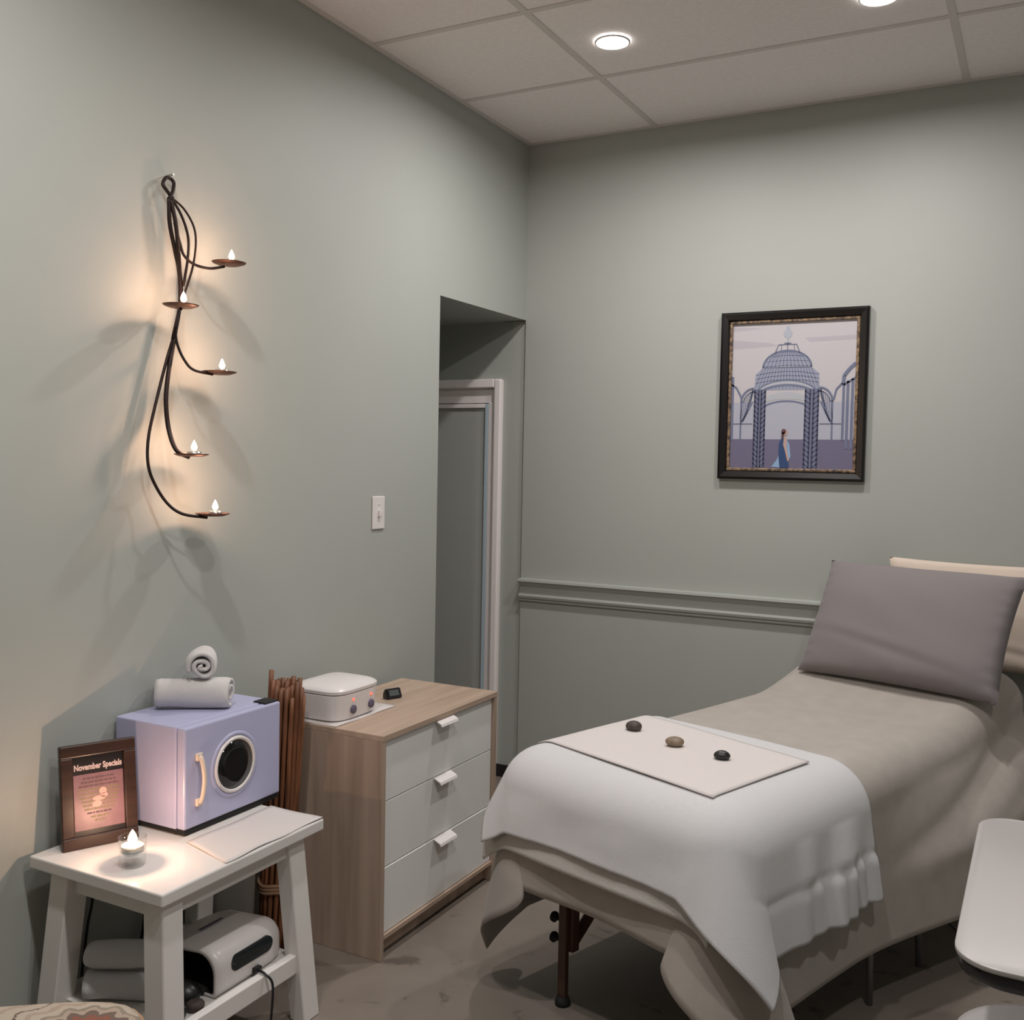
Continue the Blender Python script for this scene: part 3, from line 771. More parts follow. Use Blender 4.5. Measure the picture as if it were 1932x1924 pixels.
obj('wick', tube(newbm(), [(0, 0, 0.0465), (0.0005, 0, 0.055)], 0.0008, 6), 'black_matte', t)
o = obj('flame', flame_mesh(0.034, 0.0110), 'flame', t, smooth=True); o.location = (0, 0, 0.0515)
point('flame_lamp', (0, 0, 0.070), VOTIVE_W, t, 0.006)

# ------------------------------------------------------------------ lower shelf: nail lamp, towels, stones, cord
t = thing('nail_dryer', 'white nail dryer lamp with a black opening and side window on the lower shelf', 'nail lamp', (0, 0, SHELF+0.001))
NX0, NX1, NY0, NY1, NH = 0.205, 0.425, -2.385, -2.120, 0.112
def lamp_prof(s=1.0, inset=0.0, sz=1.0):
    w = (NX1-NX0)/2; cxx = (NX0+NX1)/2; pts = []
    def cnr(cx_, cz_, r, a0):
        for k in range(7): pts.append((cx_+r*math.cos(math.radians(a0+15*k)), cz_+r*math.sin(math.radians(a0+15*k))))
    hw = w*s-inset; top = NH*sz-inset
    rb, rtR, rtL = 0.012, 0.048*min(1, sz), 0.035*min(1, sz)
    pts += []
    cnr(cxx+hw-rb, rb+inset*0.5+0.002, rb, -90); cnr(cxx+hw-rtR, top-rtR, rtR, 0); cnr(cxx-hw+rtL, top-rtL-0.012*sz, rtL, 90); cnr(cxx-hw+rb, rb+inset*0.5+0.002, rb, 180)
    return pts
bm = newbm(); rings = []
st = [(0, 1.0, 1.0), (0.12, 1.0, 1.0), (0.35, 1.0, 1.0), (0.6, 0.99, 0.99), (0.78, 0.955, 0.965), (0.9, 0.88, 0.90), (0.96, 0.79, 0.80), (0.99, 0.68, 0.66), (1.0, 0.55, 0.52)]
for f, s, sz in st:
    y = NY0+(NY1-NY0)*f
    rings.append([bm.verts.new((x, y, z)) for x, z in lamp_prof(s, 0, sz)])
for a, b in zip(rings, rings[1:]):
    n = len(a)
    for k in range(n): bm.faces.new((a[k], a[(k+1) % n], b[(k+1) % n], b[k]))
bm.faces.new(rings[-1])
inn = [bm.verts.new((x, NY0, z)) for x, z in lamp_prof(1.0, 0.010, 1.0)]
inn2 = [bm.verts.new((x, NY0+0.012, z)) for x, z in lamp_prof(1.0, 0.011, 1.0)]
n = len(inn)
for k in range(n):
    bm.faces.new((rings[0][k], inn[k], inn[(k+1) % n], rings[0][(k+1) % n])); bm.faces.new((inn[k], inn2[k], inn2[(k+1) % n], inn[(k+1) % n]))
obj('housing', bm, 'white_plastic', t, smooth=True)
bm = newbm(); a = [bm.verts.new((x, NY0+0.004, z)) for x, z in lamp_prof(1.0, 0.0115, 1.0)]; b = [bm.verts.new((x, NY0+0.16, z)) for x, z in lamp_prof(0.95, 0.0115, 1.0)]
for k in range(n): bm.faces.new((a[k], b[k], b[(k+1) % n], a[(k+1) % n]))
bm.faces.new(b)
obj('opening', bm, 'black_matte', t, smooth=True)
obj('hand_tray', bx((NX0-0.012, NY0-0.004, 0.001), (NX1-0.04, NY0+0.15, 0.014), 0.004), 'black_matte', t)
# side window, stadium shape lying on the curved side
bm = newbm(); pts = []
cy0, cy1, cz, rr_ = NY0+0.070, NY1-0.085, 0.064, 0.020
for k in range(13): a_ = math.radians(90+15*k); pts.append((cy0+rr_*math.cos(a_), cz+rr_*math.sin(a_)))
for k in range(13): a_ = math.radians(-90+15*k); pts.append((cy1+rr_*math.cos(a_), cz+rr_*math.sin(a_)))
def side_x(z):
    r = 0.048
    return NX1 if z < NH-r else NX1-r+math.sqrt(max(0, r*r-(z-NH+r)**2))
A = [bm.verts.new((side_x(z)+0.0012, y, z)) for y, z in pts]; B = [bm.verts.new((side_x(z)-0.006, y, z)) for y, z in pts]
bm.faces.new(A)
for k in range(len(A)): bm.faces.new((A[k], B[k], B[(k+1) % len(A)], A[(k+1) % len(A)]))
M['smoke_glass'] = mat('smoke_glass', (0.022, 0.028, 0.03, 1), 0.15)
obj('display_window', bm, 'smoke_glass', t)
obj('name_mark', bx((NX0+0.085, NY0+0.075, NH-0.0005), (NX0+0.094, NY0+0.155, NH+0.0006)), 'knob', t)
obj('socket', bx((NX1-0.004, NY0+0.125, 0.010), (NX1+0.012, NY0+0.150, 0.024), 0.003), 'black', t)
q0 = Vector((NX1+0.014, NY0+0.138, SHELF+0.016))
cord = tube(newbm(), sample([q0, q0+Vector((0.022, -0.004, -0.002)), Vector((0.478, -2.244, 0.165)), Vector((0.482, -2.252, 0.09)), Vector((0.478, -2.262, 0.02)), Vector((0.47, -2.30, 0.005)), Vector((0.40, -2.36, 0.005)), Vector((0.30, -2.30, 0.005)), Vector((0.12, -2.25, 0.005)), Vector((0.03, -2.22, 0.005))], 8), 0.0032, 8)
tag(obj('power_cord', cord, 'black', None, smooth=True), 'thin black power cord running from the nail dryer down to the floor', 'cord')
c2 = tube(newbm(), sample([(0.008, -2.25, 0.56), (0.008, -2.25, 0.44), (0.012, -2.245, 0.34), (0.020, -2.24, 0.24), (0.012, -2.25, 0.12), (0.010, -2.24, 0.02)], 8), 0.004, 8)
tag(obj('power_cord', c2, 'black', None, smooth=True), 'black power cord hanging behind the bench from the towel cabinet', 'cord')
c3 = tube(newbm(), sample([(0.010, -2.43, 0.505), (0.010, -2.425, 0.42), (0.014, -2.405, 0.35), (0.012, -2.42, 0.27), (0.012, -2.44, 0.12), (0.010, -2.44, 0.02)], 8), 0.0038, 8)
tag(obj('power_cord', c3, 'black', None, smooth=True), 'black cord curving down the wall above the stacked rolled towels', 'cord')
roll_towel('rolled_towel', 'lower rolled white towel on the lower shelf behind the front leg', (0.232, -2.482, SHELF), 28, 0.20, 0.046, ry=0.8, seed=8, turns=2.0, thick=0.015, m='towel_cool', group='rolled towels on the lower shelf')
roll_towel('rolled_towel', 'upper rolled white towel stacked on the lower shelf', (0.228, -2.474, SHELF+0.072), 30, 0.19, 0.042, ry=0.84, seed=11, turns=2.0, thick=0.015, m='towel_cool', group='rolled towels on the lower shelf')
def stone(name, label, loc, rx, ry, rz, m, rot=0, seed=0, group=None):
    rnd = random.Random(seed); bm = newbm(); bmesh.ops.create_icosphere(bm, subdivisions=4, radius=1.0)
    a, b, c = (rnd.uniform(0, 6) for _ in range(3))
    for v in bm.verts:
        k = 1+0.05*math.sin(2*v.co.x+a)+0.05*math.sin(2.4*v.co.y+b)+0.03*math.sin(3*v.co.z+c)
        z = v.co.z*rz*k
        v.co = Vector((v.co.x*rx*k, v.co.y*ry*k, z if z > -rz*0.62 else -rz*0.62+(z+rz*0.62)*0.25))
    zm = min(v.co.z for v in bm.verts)
    for v in bm.verts: v.co.z -= zm
    o = obj(name, bm, m, None, smooth=True); o.location = loc; o.rotation_euler = (0, 0, math.radians(rot))
    return tag(o, label, 'stone', group)
stone('massage_stone', 'black stone on the lower shelf beneath the nail dryer opening', (0.362, -2.424, SHELF+0.001), 0.036, 0.030, 0.026, 'stone', 20, 4, 'stones on the lower shelf')
stone('massage_stone', 'small brown stone at the front of the lower shelf', (0.412, -2.440, SHELF+0.001), 0.024, 0.020, 0.015, 'stone_brown', 60, 5, 'stones on the lower shelf')
stone('massage_stone', 'large black stone on the lower shelf next to the front leg', (0.400, -2.500, SHELF+0.001), 0.036, 0.030, 0.024, 'stone', -30, 6, 'stones on the lower shelf')

# pale bin behind the bench
t = thing('waste_bin', 'pale grey rounded container standing against the wall behind the bench', 'bin', (0.088, -1.985, 0))
bm = newbm(); lathe(bm, [(0, 0.001), (0.056, 0.001), (0.064, 0.006), (0.076, 0.385), (0.079, 0.39), (0.074, 0.39), (0.062, 0.012), (0, 0.010)], 36)
obj('bin_body', bm, 'bin', t, smooth=True)

# ------------------------------------------------------------------ bamboo bundle
t = thing('bamboo_bundle', 'tied bundle of brown bamboo sticks leaning between bench and dresser', 'bamboo sticks', (0.128, -1.838, 0))
rb = random.Random(21)
spots = []
for ring_, cnt, rad_ in ((0, 1, 0), (1, 6, 0.0155), (2, 12, 0.0300), (3, 17, 0.0440)):
    for k in range(cnt):
        a = 2*math.pi*k/cnt + 0.3*ring_
        spots.append((rad_*math.cos(a), rad_*math.sin(a)))
for k, (sx, sy) in enumerate(spots):
    top = rb.uniform(0.775, 0.835); r = rb.uniform(0.0066, 0.0080)
    if sx < -0.02: top = rb.uniform(0.80, 0.86)
    pts, rad_ = [], []
    for i in range(15):
        f = i/14; z = f*top
        spread = 1.0 + 0.10*f
        node = (i % 3 == 0 and 0 < i < 14)
        pts.append((sx*spread + 0.045*f + 0.002*math.sin(4*f+k), sy*spread*0.9, z+0.001)); rad_.append(r*(1.14 if node else 1.0))
    obj('stick', tube(newbm(), pts, rad_, 7), 'bamboo', t, smooth=True)
bm = newbm()
for dz in (0, 0.010, 0.020):
    tube(bm, [(0.011+0.0560*math.cos(a*math.pi/12), 0.053*math.sin(a*math.pi/12), 0.195+dz+0.003*math.sin(a)) for a in range(25)], 0.0055, 6)
obj('tie', bm, 'string', t, smooth=True)

# ------------------------------------------------------------------ dresser
XF, YL, DW, DD, DH = 0.4584, -1.7474, 0.70, 0.41, 0.68
t = thing('dresser', 'oak effect chest with three white drawers against the left wall', 'dresser', (XF-DD, YL, 0))
th = 0.018
obj('top_panel', bx((0, 0, DH-th), (DD, DW, DH), 0.0015), 'oak_top', t)
obj('side_panel', bx((0, 0, 0.0), (DD-0.001, th, DH-th), 0.0015), 'oak_side', t)
obj('side_panel', bx((0, DW-th, 0.0), (DD-0.001, DW, DH-th), 0.0015), 'oak_side', t)
obj('back_panel', bx((0.004, th, 0.04), (0.010, DW-th, DH-th)), 'drawer_white', t)
obj('bottom_panel', bx((0.010, th, 0.062), (DD-0.014, DW-th, 0.074)), 'oak', t)
obj('front_rail', bx((DD-0.016, th, 0.060), (DD-0.002, DW-th, 0.074), 0.001), 'oak_top', t)
obj('plinth', bx((DD-0.050, th, 0.004), (DD-0.034, DW-th, 0.0615)), 'oak_side', t)
zs = [0.076, 0.2725, 0.276, 0.472, 0.475, 0.6605]
for k in range(3):
    za, zb = zs[2*k], zs[2*k+1]
    fx = DD-0.013 + (0.003 if k == 0 else 0)
    d = obj('drawer', bx((fx-0.018, th+0.0025, za), (fx, DW-th-0.0025, zb), 0.001), 'drawer_white', t)
    bm = newbm(); y0_, y1_ = 0.300, 0.402
    prism(bm, [(fx-0.001, zb+0.0010), (fx+0.004, zb+0.0012), (fx+0.028, zb-0.010), (fx+0.031, zb-0.018), (fx+0.0285, zb-0.018), (fx+0.0255, zb-0.0125), (fx+0.003, zb-0.0015), (fx-0.001, zb-0.0015)], 'y', y0_, y1_)
    obj('handle', bm, 'handle_white', d)
obj('drawer_box', bx((0.02, th+0.008, 0.09), (DD-0.034, DW-th-0.008, 0.65)), 'drawer_white', t)

# white cloth, paraffin warmer and timer on the dresser
bm = newbm(); vs = {}
for i in range(9):
    for j in range(15):
        fx, fy = i/8, j/14
        vs[i, j] = bm.verts.new((0.075+fx*0.205, -1.741+fy*0.318, DH+0.0016+0.0008*math.sin(7*fx+9*fy)))
for i in range(8):
    for j in range(14): bm.faces.new((vs[i, j], vs[i+1, j], vs[i+1, j+1], vs[i, j+1]))
o = obj('cloth_mat', bm, 'paper', None, smooth=True); md = o.modifiers.new('s', 'SOLIDIFY'); md.thickness = 0.0015; md.offset = 0
tag(o, 'flat white cloth under the warmer on the dresser top', 'cloth')
WX0, WX1, WY0, WY1 = 0.075, 0.272, -1.722, -1.487
t = thing('paraffin_warmer', 'white tabletop warmer with two red lights and two dark knobs on the dresser', 'warmer', ((WX0+WX1)/2, (WY0+WY1)/2, DH+0.0035))
wx, wy = (WX1-WX0)/2, (WY1-WY0)/2
def sqr(bm, levels, n=48, p=4.5):
    rings = []
    for z, sx, sy in levels:
        ring = []
        for k in range(n):
            a = 2*math.pi*(k+0.5)/n; c, s = math.cos(a), math.sin(a)
            r = (abs(c)**p+abs(s)**p)**(-1/p)
            ring.append(bm.verts.new((r*c*sx, r*s*sy, z)))
        rings.append(ring)
    for a, b in zip(rings, rings[1:]):
        for k in range(n): bm.faces.new((a[k], a[(k+1) % n], b[(k+1) % n], b[k]))
    bm.faces.new(list(reversed(rings[0]))); bm.faces.new(rings[-1])
    return bm
obj('body', sqr(newbm(), [(0.001, wx-0.010, wy-0.010), (0.004, wx-0.006, wy-0.006), (0.014, wx-0.004, wy-0.004), (0.080, wx, wy), (0.082, wx-0.003, wy-0.003)]), 'white_plastic', t, angle=40)
obj('lid', sqr(newbm(), [(0.0835, wx-0.002, wy-0.002), (0.085, wx+0.001, wy+0.001), (0.094, wx+0.002, wy+0.002), (0.099, wx-0.002, wy-0.002), (0.104, wx*0.90, wy*0.90), (0.110, wx*0.72, wy*0.72), (0.114, wx*0.48, wy*0.48), (0.116, wx*0.2, wy*0.2)]), 'white_plastic', t, angle=35)
obj('lid_flap', bx((-wx*0.2, -wy*0.86, 0.1005), (-wx*0.18, wy*0.86, 0.1015)), 'white_plastic', t)
for ky in (0.038, -0.055):
    fxk = wx*1.0-0.001
    yk = -ky
    bm = newbm(); lathe(bm, [(0, 0), (0.0135, 0), (0.0135, 0.005), (0.011, 0.007), (0, 0.007)], 24); bmesh.ops.rotate(bm, cent=(0, 0, 0), matrix=Matrix.Rotation(math.pi/2, 3, 'Y'), verts=bm.verts)
    o = obj('knob', bm, 'knob', t, angle=40); o.location = (fxk-0.002, yk, 0.031)
    bm = newbm(); bmesh.ops.create_uvsphere(bm, u_segments=12, v_segments=8, radius=0.0042)
    o = obj('indicator_light', bm, 'red_led', t, smooth=True); o.location = (fxk-0.0005, yk, 0.062)
t = thing('digital_timer', 'small black digital timer on the dresser beside the white warmer', 'timer', (0.205, -1.335, DH), math.radians(68))
bm = newbm(); prism(bm, [(-0.016, 0.0005), (0.016, 0.0005), (0.014, 0.020), (0.006, 0.034), (-0.004, 0.034), (-0.016, 0.008)], 'x', -0.030, 0.030)
bmesh.ops.bevel(bm, geom=bm.edges[:], offset=0.003, segments=2, affect='EDGES')
obj('case', bm, 'black', t)
bm = newbm()
nrm = Vector((0, -0.026, 0.012)).normalized()*0.0008
pA, pB = Vector((0, -0.0145, 0.0115)), Vector((0, -0.0060, 0.0296))
vv = [bm.verts.new(p+nrm+Vector((x, 0, 0))) for p, x in ((pA, -0.019), (pA, 0.019), (pB, 0.019), (pB, -0.019))]
bm.faces.new(vv); obj('screen', bm, 'lcd', t)

# ------------------------------------------------------------------ massage table
TA = Vector((0.900, -1.710, 0)); TANG = math.radians(-18.0)
TW, TL, TZ = 0.66, 1.70, 0.685
def ztop(l):
    f = min(1, max(0, (l-1.15)/0.55)); return TZ + 0.105*f*f*(3-2*f)
t = thing('massage_table', 'massage table on wooden legs under draped sheets and towels', 'massage table', tuple(TA), TANG)
bm = newbm(); rings = []
for k in range(25):
    l = [0.004, 0.008, 0.016, 0.028, 0.045][k] if k < 5 else 0.045+(TL-0.049)*(k-4)/20; zt = ztop(l)-0.002; ring = []
    e_ = 0.0 if l > 0.045 else 0.042-math.sqrt(max(0, 0.042**2-(0.046-l)**2)); zt -= e_; ui = e_*0.9
    for cx_, cz_, a0 in ((TW-0.035, zt-0.075+0.02, -90), (TW-0.035, zt-0.035, 0), (0.035, zt-0.035, 90), (0.035, zt-0.055, 180)):
        r_ = 0.02 if a0 in (-90, 180) else 0.035
        for q in range(5):
            a = math.radians(a0+22.5*q); ring.append(bm.verts.new((cx_+(-ui if cx_ > 0.1 else ui)+r_*math.cos(a), l, max(cz_, ztop(l)-0.057 if a0 in (-90, 180) else cz_)+r_*math.sin(a)*(1 if e_ < 0.02 else 0.4))))
    rings.append(ring)
for a, b in zip(rings, rings[1:]):
    n = len(a)
    for k in range(n): bm.faces.new((a[k], a[(k+1) % n], b[(k+1) % n], b[k]))
bm.faces.new(rings[0]); bm.faces.new(rings[-1])
obj('padded_top', bm, 'vinyl', t, angle=50)
for u in (0.05, TW-0.05):
    obj('side_rail', bx((u-0.011, 0.05, 0.535), (u+0.011, TL-0.05, 0.608)), 'leg_wood', t)
for l in (0.05, TL/2, TL-0.05):
    obj('cross_rail', bx((0.061, l-0.011, 0.540), (TW-0.061, l+0.011, 0.606)), 'leg_wood', t)
for u, us in ((0.118, -1), (TW-0.075, 1)):
    for l, ls in ((0.083, 1), (TL-0.15, -1)):
        lg = obj('leg', bx((u-0.021, l-0.014, 0.150), (u+0.021, l+0.014, 0.605), 0.002), 'leg_wood', t)
        obj('leg_extension', bx((u-0.018, l-0.030, 0.022), (u+0.010, l-0.0145, 0.56), 0.002), 'leg_wood', lg)
        bm = newbm(); lathe(bm, [(0, 0.0), (0.020, 0.0), (0.022, 0.010), (0.016, 0.026), (0, 0.026)], 20, (u-0.004, l-0.022, 0.0)); obj('rubber_foot', bm, 'black_matte', lg, smooth=True)
        for z in (0.178, 0.235):
            bm = newbm(); lathe(bm, [(0, -0.026), (0.014, -0.026), (0.015, -0.018), (0.006, -0.012), (0.004, 0.012), (0, 0.012)], 14)
            bmesh.ops.rotate(bm, cent=(0, 0, 0), matrix=Matrix.Rotation(math.pi/2, 3, 'Y'), verts=bm.verts); bmesh.ops.translate(bm, vec=(u-0.020 if us < 0 else u-0.020, l-0.022, z), verts=bm.verts)
            obj('knob', bm, 'black_matte', lg, smooth=True)
        bm = newbm(); tube(bm, [(u, l+0.010*ls, 0.165), (u, l+ls*0.50, 0.575)], 0.020, 4); obj('brace', bm, 'leg_wood', t)

def smooth01(x): x = min(1, max(0, x)); return x*x*(3-2*x)
def fold_w(nx_, ny_, s, rem):
    if nx_ < 0.7: return 0.12*min(1, rem/0.16)
    return smooth01((rem-0.08)/0.05)*smooth01((s-0.12)/0.2)
def drape(name, label, m, u0, u1, l0, l1, nu, nl, off, r=0.05, rc=0.055, flare=0.10, corner=0.30, folds=0.0, foldk=40.0, seed=0, thick=0.004, extra=None, cat='sheet', zmin=0.02, inset=0.05, spread=0.0, wave=0.0, flare_r=None):
    """cloth laid over the table top: flat inside, rounded over the edge, hanging below it, fanning out at corners"""
    rd = random.Random(seed); ph = [rd.uniform(0, 6.28) for _ in range(6)]
    bm = newbm(); V = {}
    for i in range(nu+1):
        for j in range(nl+1):
            p = u0+(u1-u0)*i/nu; q = l0+(l1-l0)*j/nl
            cu = min(max(p, rc), TW-rc); cl = min(max(q, rc), TL+0.3)
            dx, dy = p-cu, q-cl; D = math.hypot(dx, dy); d = D-(rc-inset)
            zt = ztop(min(cl, TL))+off + 0.0015*math.sin(9*p+ph[0])*math.sin(7*q+ph[1]) + wave*math.sin(21*p+13*q+ph[4])*math.sin(17*q-9*p+ph[5])
            if d <= 0:
                V[i, j] = bm.verts.new((p, q, zt)); continue
            nx_, ny_ = dx/D, dy/D
            R = r+off
            tan_x = tan_y = 0.0
            cornerness = abs(2*nx_*ny_)               # 0 on sides, 1 on the diagonal
            fl = ny_*ny_*flare + nx_*nx_*(flare if nx_ < 0 or flare_r is None else flare_r) + corner*cornerness**2
            am = math.pi/2-math.atan(fl)
            if d < R*am:
                a = d/R; out = R*math.sin(a); down = R*(1-math.cos(a)); rem = 0.0
            else:
                rem = d-R*am
                s = q if abs(nx_) > abs(ny_) else p
                side = extra(nx_, ny_, s, rem) if extra else 0.0
                fo = 0.0
                if folds > 0:
                    fo = folds*fold_w(nx_, ny_, s, rem)*(1+math.sin(foldk*s+ph[2]+1.3*math.sin(9*s+ph[3])))*(1-cornerness)
                # valleys on either side of a corner ridge
                ang = math.atan2(abs(ny_), abs(nx_))
                val = -0.10*min(rem, 0.3)*math.sin(4*ang)**2*cornerness if cornerness > 0.02 else 0
                if cornerness > 0.001:
                    ts = spread*min(rem, 0.42)*math.sin(4*(ang-math.pi/4))
                    tan_x, tan_y = -ts*math.sin(ang)*(1 if nx_ > 0 else -1), ts*math.cos(ang)*(1 if ny_ > 0 else -1)
                o2 = rem*math.sin(math.atan(fl)) + fo + side*(1-cornerness) + val
                out = R*math.sin(am)+max(o2, 0); down = R*(1-math.cos(am))+rem*math.cos(math.atan(fl))
            z = max(zt-down, zmin)
            V[i, j] = bm.verts.new((cu+nx_*(rc-inset+out)+tan_x, cl+ny_*(rc-inset+out)+tan_y, z))
    for i in range(nu):
        for j in range(nl): bm.faces.new((V[i, j], V[i+1, j], V[i+1, j+1], V[i, j+1]))
    o = obj(name, bm, m, None, smooth=True)
    o.location = TA; o.rotation_euler = (0, 0, TANG)
    md = o.modifiers.new('thickness', 'SOLIDIFY'); md.thickness = thick; md.offset = 1.0
    return tag(o, label, cat)

def sheet_extra(nx_, ny_, s, rem):
    e = 0.0
    if nx_ > 0.7:                                     # right long side: the fleece bulges out and swags towards the head
        w = smooth01((s-0.5)/0.9)
        e += 0.11*w*min(1, rem/0.20) + 0.05*w*rem
        c = 0.05+0.16*smooth01((1.5-s)/1.1)
        e += -0.022*w*math.exp(-((rem-c)/0.035)**2) + 0.012*w*math.exp(-((rem-c-0.07)/0.04)**2)
        e += 0.004*math.sin(7*s+5*rem)
    if ny_ < -0.7:
        e += 0.010*math.sin(11*s+1)*min(1, rem/0.1)
    return e
drape('table_sheet', 'taupe fleece sheet covering the massage table and hanging over its sides', 'taupe', -0.50, TW+0.50, -0.345, TL+0.01, 96, 110, 0.004, r=0.100, flare=0.06, corner=0.12, spread=0.34, extra=sheet_extra, seed=1, thick=0.004, cat='sheet')
drape('under_towel', 'grey towel edge showing below the white towel at the foot end', 'fleece', -0.155, TW+0.12, -0.260, 0.48, 70, 70, 0.011, r=0.102, flare=0.20, flare_r=0.08, corner=0.20, seed=2, thick=0.005, cat='towel')
def towel_extra(nx_, ny_, s, rem):
    e = 0.0
    if nx_ > 0.7:
        w = smooth01((s-0.10)/0.2)
        e += 0.010*w*(1+math.sin(31*s+1.5*math.sin(5*s)+6*rem))*min(1, (rem+0.01)/0.09)
        e += -0.005*math.exp(-((rem-0.105)/0.012)**2)
    if ny_ < -0.7: e += 0.007*math.sin(8*s+2)*min(1, rem/0.08) + 0.004*math.sin(19*s+9*rem)*min(1, rem/0.05)
    return e
drape('bath_towel', 'large white towel draped over the foot end of the massage table', 'towel_cool', -0.135, TW+0.360, -0.225, 0.560, 130, 100, 0.020, r=0.106, flare=0.25, flare_r=0.11, corner=0.24, spread=0.20, folds=0.0055, foldk=92, extra=towel_extra, seed=4, thick=0.006, cat='towel')
# flat white cloth with the stones
CC = [at(1015, 1391, 'z', 0.716), at(1345, 1503, 'z', 0.716), at(1527, 1437, 'z', 0.716), at(1205, 1344, 'z', 0.716)]
bm = newbm(); V = {}; n1, n2 = 34, 24
Ri = Matrix.Rotation(-TANG, 3, 'Z')
for i in range(n1+1):
    for j in range(n2+1):
        f, g = i/n1, j/n2
        p = CC[0].lerp(CC[1], f).lerp(CC[3].lerp(CC[2], f), g)
        q = Ri @ (p-TA); z = TZ+0.020+0.006+0.0042
        ex = max(0, 0.05-q.x, q.x-(TW-0.05), 0.05-q.y)
        R = 0.132
        if ex > 0: z -= R-math.sqrt(max(0, R*R-min(ex, R*0.98)**2))
        z += 0.0012*math.sin(13*f+3)*math.sin(9*g)
        V[i, j] = bm.verts.new((q.x, q.y, z))
for i in range(n1):
    for j in range(n2): bm.faces.new((V[i, j], V[i+1, j], V[i+1, j+1], V[i, j+1]))
o = obj('hand_towel', bm, 'paper', None, smooth=True); o.location = TA; o.rotation_euler = (0, 0, TANG)
md = o.modifiers.new('s', 'SOLIDIFY'); md.thickness = 0.003; md.offset = 1
tag(o, 'flat thin white cloth with three stones on it at the foot of the table', 'cloth')
ZS = TZ+0.0342
for lbl, u, w, m, sc, rot, sd_ in (('dark brown stone farthest back on the white cloth', 1195, 1377, 'stone_brown', 1.0, 20, 1), ('tan stone in the middle of the white cloth', 1272, 1407, 'stone_tan', 1.0, 20, 2), ('small black green stone nearest the front of the white cloth', 1362, 1431, 'stone', 0.84, 20, 3)):
    p = at(u, w, 'z', ZS)
    stone('massage_stone', lbl, (p.x, p.y, ZS), 0.026*sc, 0.020*sc, 0.0155*sc, m, rot-5, sd_, 'stones on the white cloth')

# ------------------------------------------------------------------ pillows
def pillow(name, label, m, w, h, thick, origin, uax, vax, seed=0, flange=0.0, wr=0.004, n=44):
    """origin = middle of the lower edge; uax along the width, vax up the pillow"""
    uax, vax = Vector(uax).normalized(), Vector(vax).normalized(); nax = uax.cross(vax).normalized()
    rd = random.Random(seed); ph = [rd.uniform(0, 6.28) for _ in range(8)]
    bm = newbm(); F = {}; B = {}
    for i in range(n+1):
        for j in range(n+1):
            a, b = -1+2*i/n, -1+2*j/n
            e = max(0, (1-abs(a)**2.6))*max(0, (1-abs(b)**2.6))
            th = thick*0.5*e**0.42
            pin = 1-0.045*(1-abs(b)**2)*abs(a)**6; pin2 = 1-0.05*(1-abs(a)**2)*abs(b)**6
            x, y = a*w/2*pin, b*h/2*pin2
            wv = wr*(math.sin(3*a+2*b+ph[0])*0.6+math.sin(2*a-4*b+ph[1])*0.5+0.25*math.sin(9*b+4*a+ph[2]+2*math.sin(3*a)))*min(1, e*3)
            # soft creases running in from the lower corners
            cr = -0.005*math.exp(-((b+0.55+0.28*a)/0.07)**2)*max(0, 1-abs(a+0.1)) + 0.003*math.exp(-((b+0.42+0.28*a)/0.08)**2)*max(0, 1-abs(a+0.1))
            wv += 0.0022*math.sin(34*a+3*math.sin(6*a+ph[3]))*math.exp(-((b+0.92)/0.10)**2) + 0.0018*math.sin(26*b+2*math.sin(5*b+ph[4]))*math.exp(-((abs(a)-0.93)/0.06)**2)
            base = Vector(origin)+uax*x+vax*(y+h/2)
            F[i, j] = bm.verts.new(base+nax*(th+wv+cr*min(1, e*3)))
            edge = i in (0, n) or j in (0, n)
            B[i, j] = F[i, j] if edge else bm.verts.new(base-nax*(th*0.9))
    for i in range(n):
        for j in range(n):
            bm.faces.new((F[i, j], F[i+1, j], F[i+1, j+1], F[i, j+1]))
            try: bm.faces.new((B[i, j], B[i, j+1], B[i+1, j+1], B[i+1, j]))
            except Exception: pass
    return tag(obj(name, bm, m, None, angle=60), label, 'pillow')
UA = Vector((math.cos(TANG), math.sin(TANG), 0)); LA = Vector((-math.sin(TANG), math.cos(TANG), 0))
pillow('pillow', 'plump grey pillow propped up at the head of the massage table', 'grey_pillow', 0.71, 0.455, 0.17, TA+UA*0.395+LA*1.385+Vector((0, 0, 0.748)), UA+Vector((0, 0, 0.0)), LA*0.50+Vector((0, 0, 0.87)), seed=3)
pillow('pillow', 'cream pillow standing behind the grey one against the wall', 'cream_pillow', 0.72, 0.40, 0.09, Vector((1.985, -0.115, 0.76)), Vector((1, -0.06, 0.0)), Vector((0, 0.10, 1)), seed=9)

# ------------------------------------------------------------------ metal stool frame and cable under the table
t = thing('metal_stool', 'thin grey metal stool legs in the shadow under the massage table', 'stool', (0, 0, 0))
P = [Vector((1.771, -1.259, 0)), Vector((1.867, -0.952, 0))]
side_v = (P[1]-P[0]); inn_v = Vector((-side_v.y, side_v.x, 0)).normalized()*0.30
feet = [P[0], P[1], P[1]+inn_v, P[0]+inn_v]; cen = sum(feet, Vector())/4
for f in feet:
    top = f.lerp(cen, 0.10)+Vector((0, 0, 0.40))
    obj('leg', tube(newbm(), [f+Vector((0, 0, 0.002)), top], 0.0095, 10), 'chrome', t, smooth=True)
bm = newbm(); q = [f.lerp(cen, 0.10)+Vector((0, 0, 0.40)) for f in feet]; tube(bm, q+[q[0]], 0.009, 8); obj('seat_frame', bm, 'chrome', t, smooth=True)
bm = newbm(); A = [bm.verts.new(p+Vector((0, 0, 0.010))) for p in q]; B = [bm.verts.new(p+Vector((0, 0, 0.035))) for p in q]
bm.faces.new(A); bm.faces.new(B)
for k in range(4): bm.faces.new((A[k], A[(k+1) % 4], B[(k+1) % 4], B[k]))
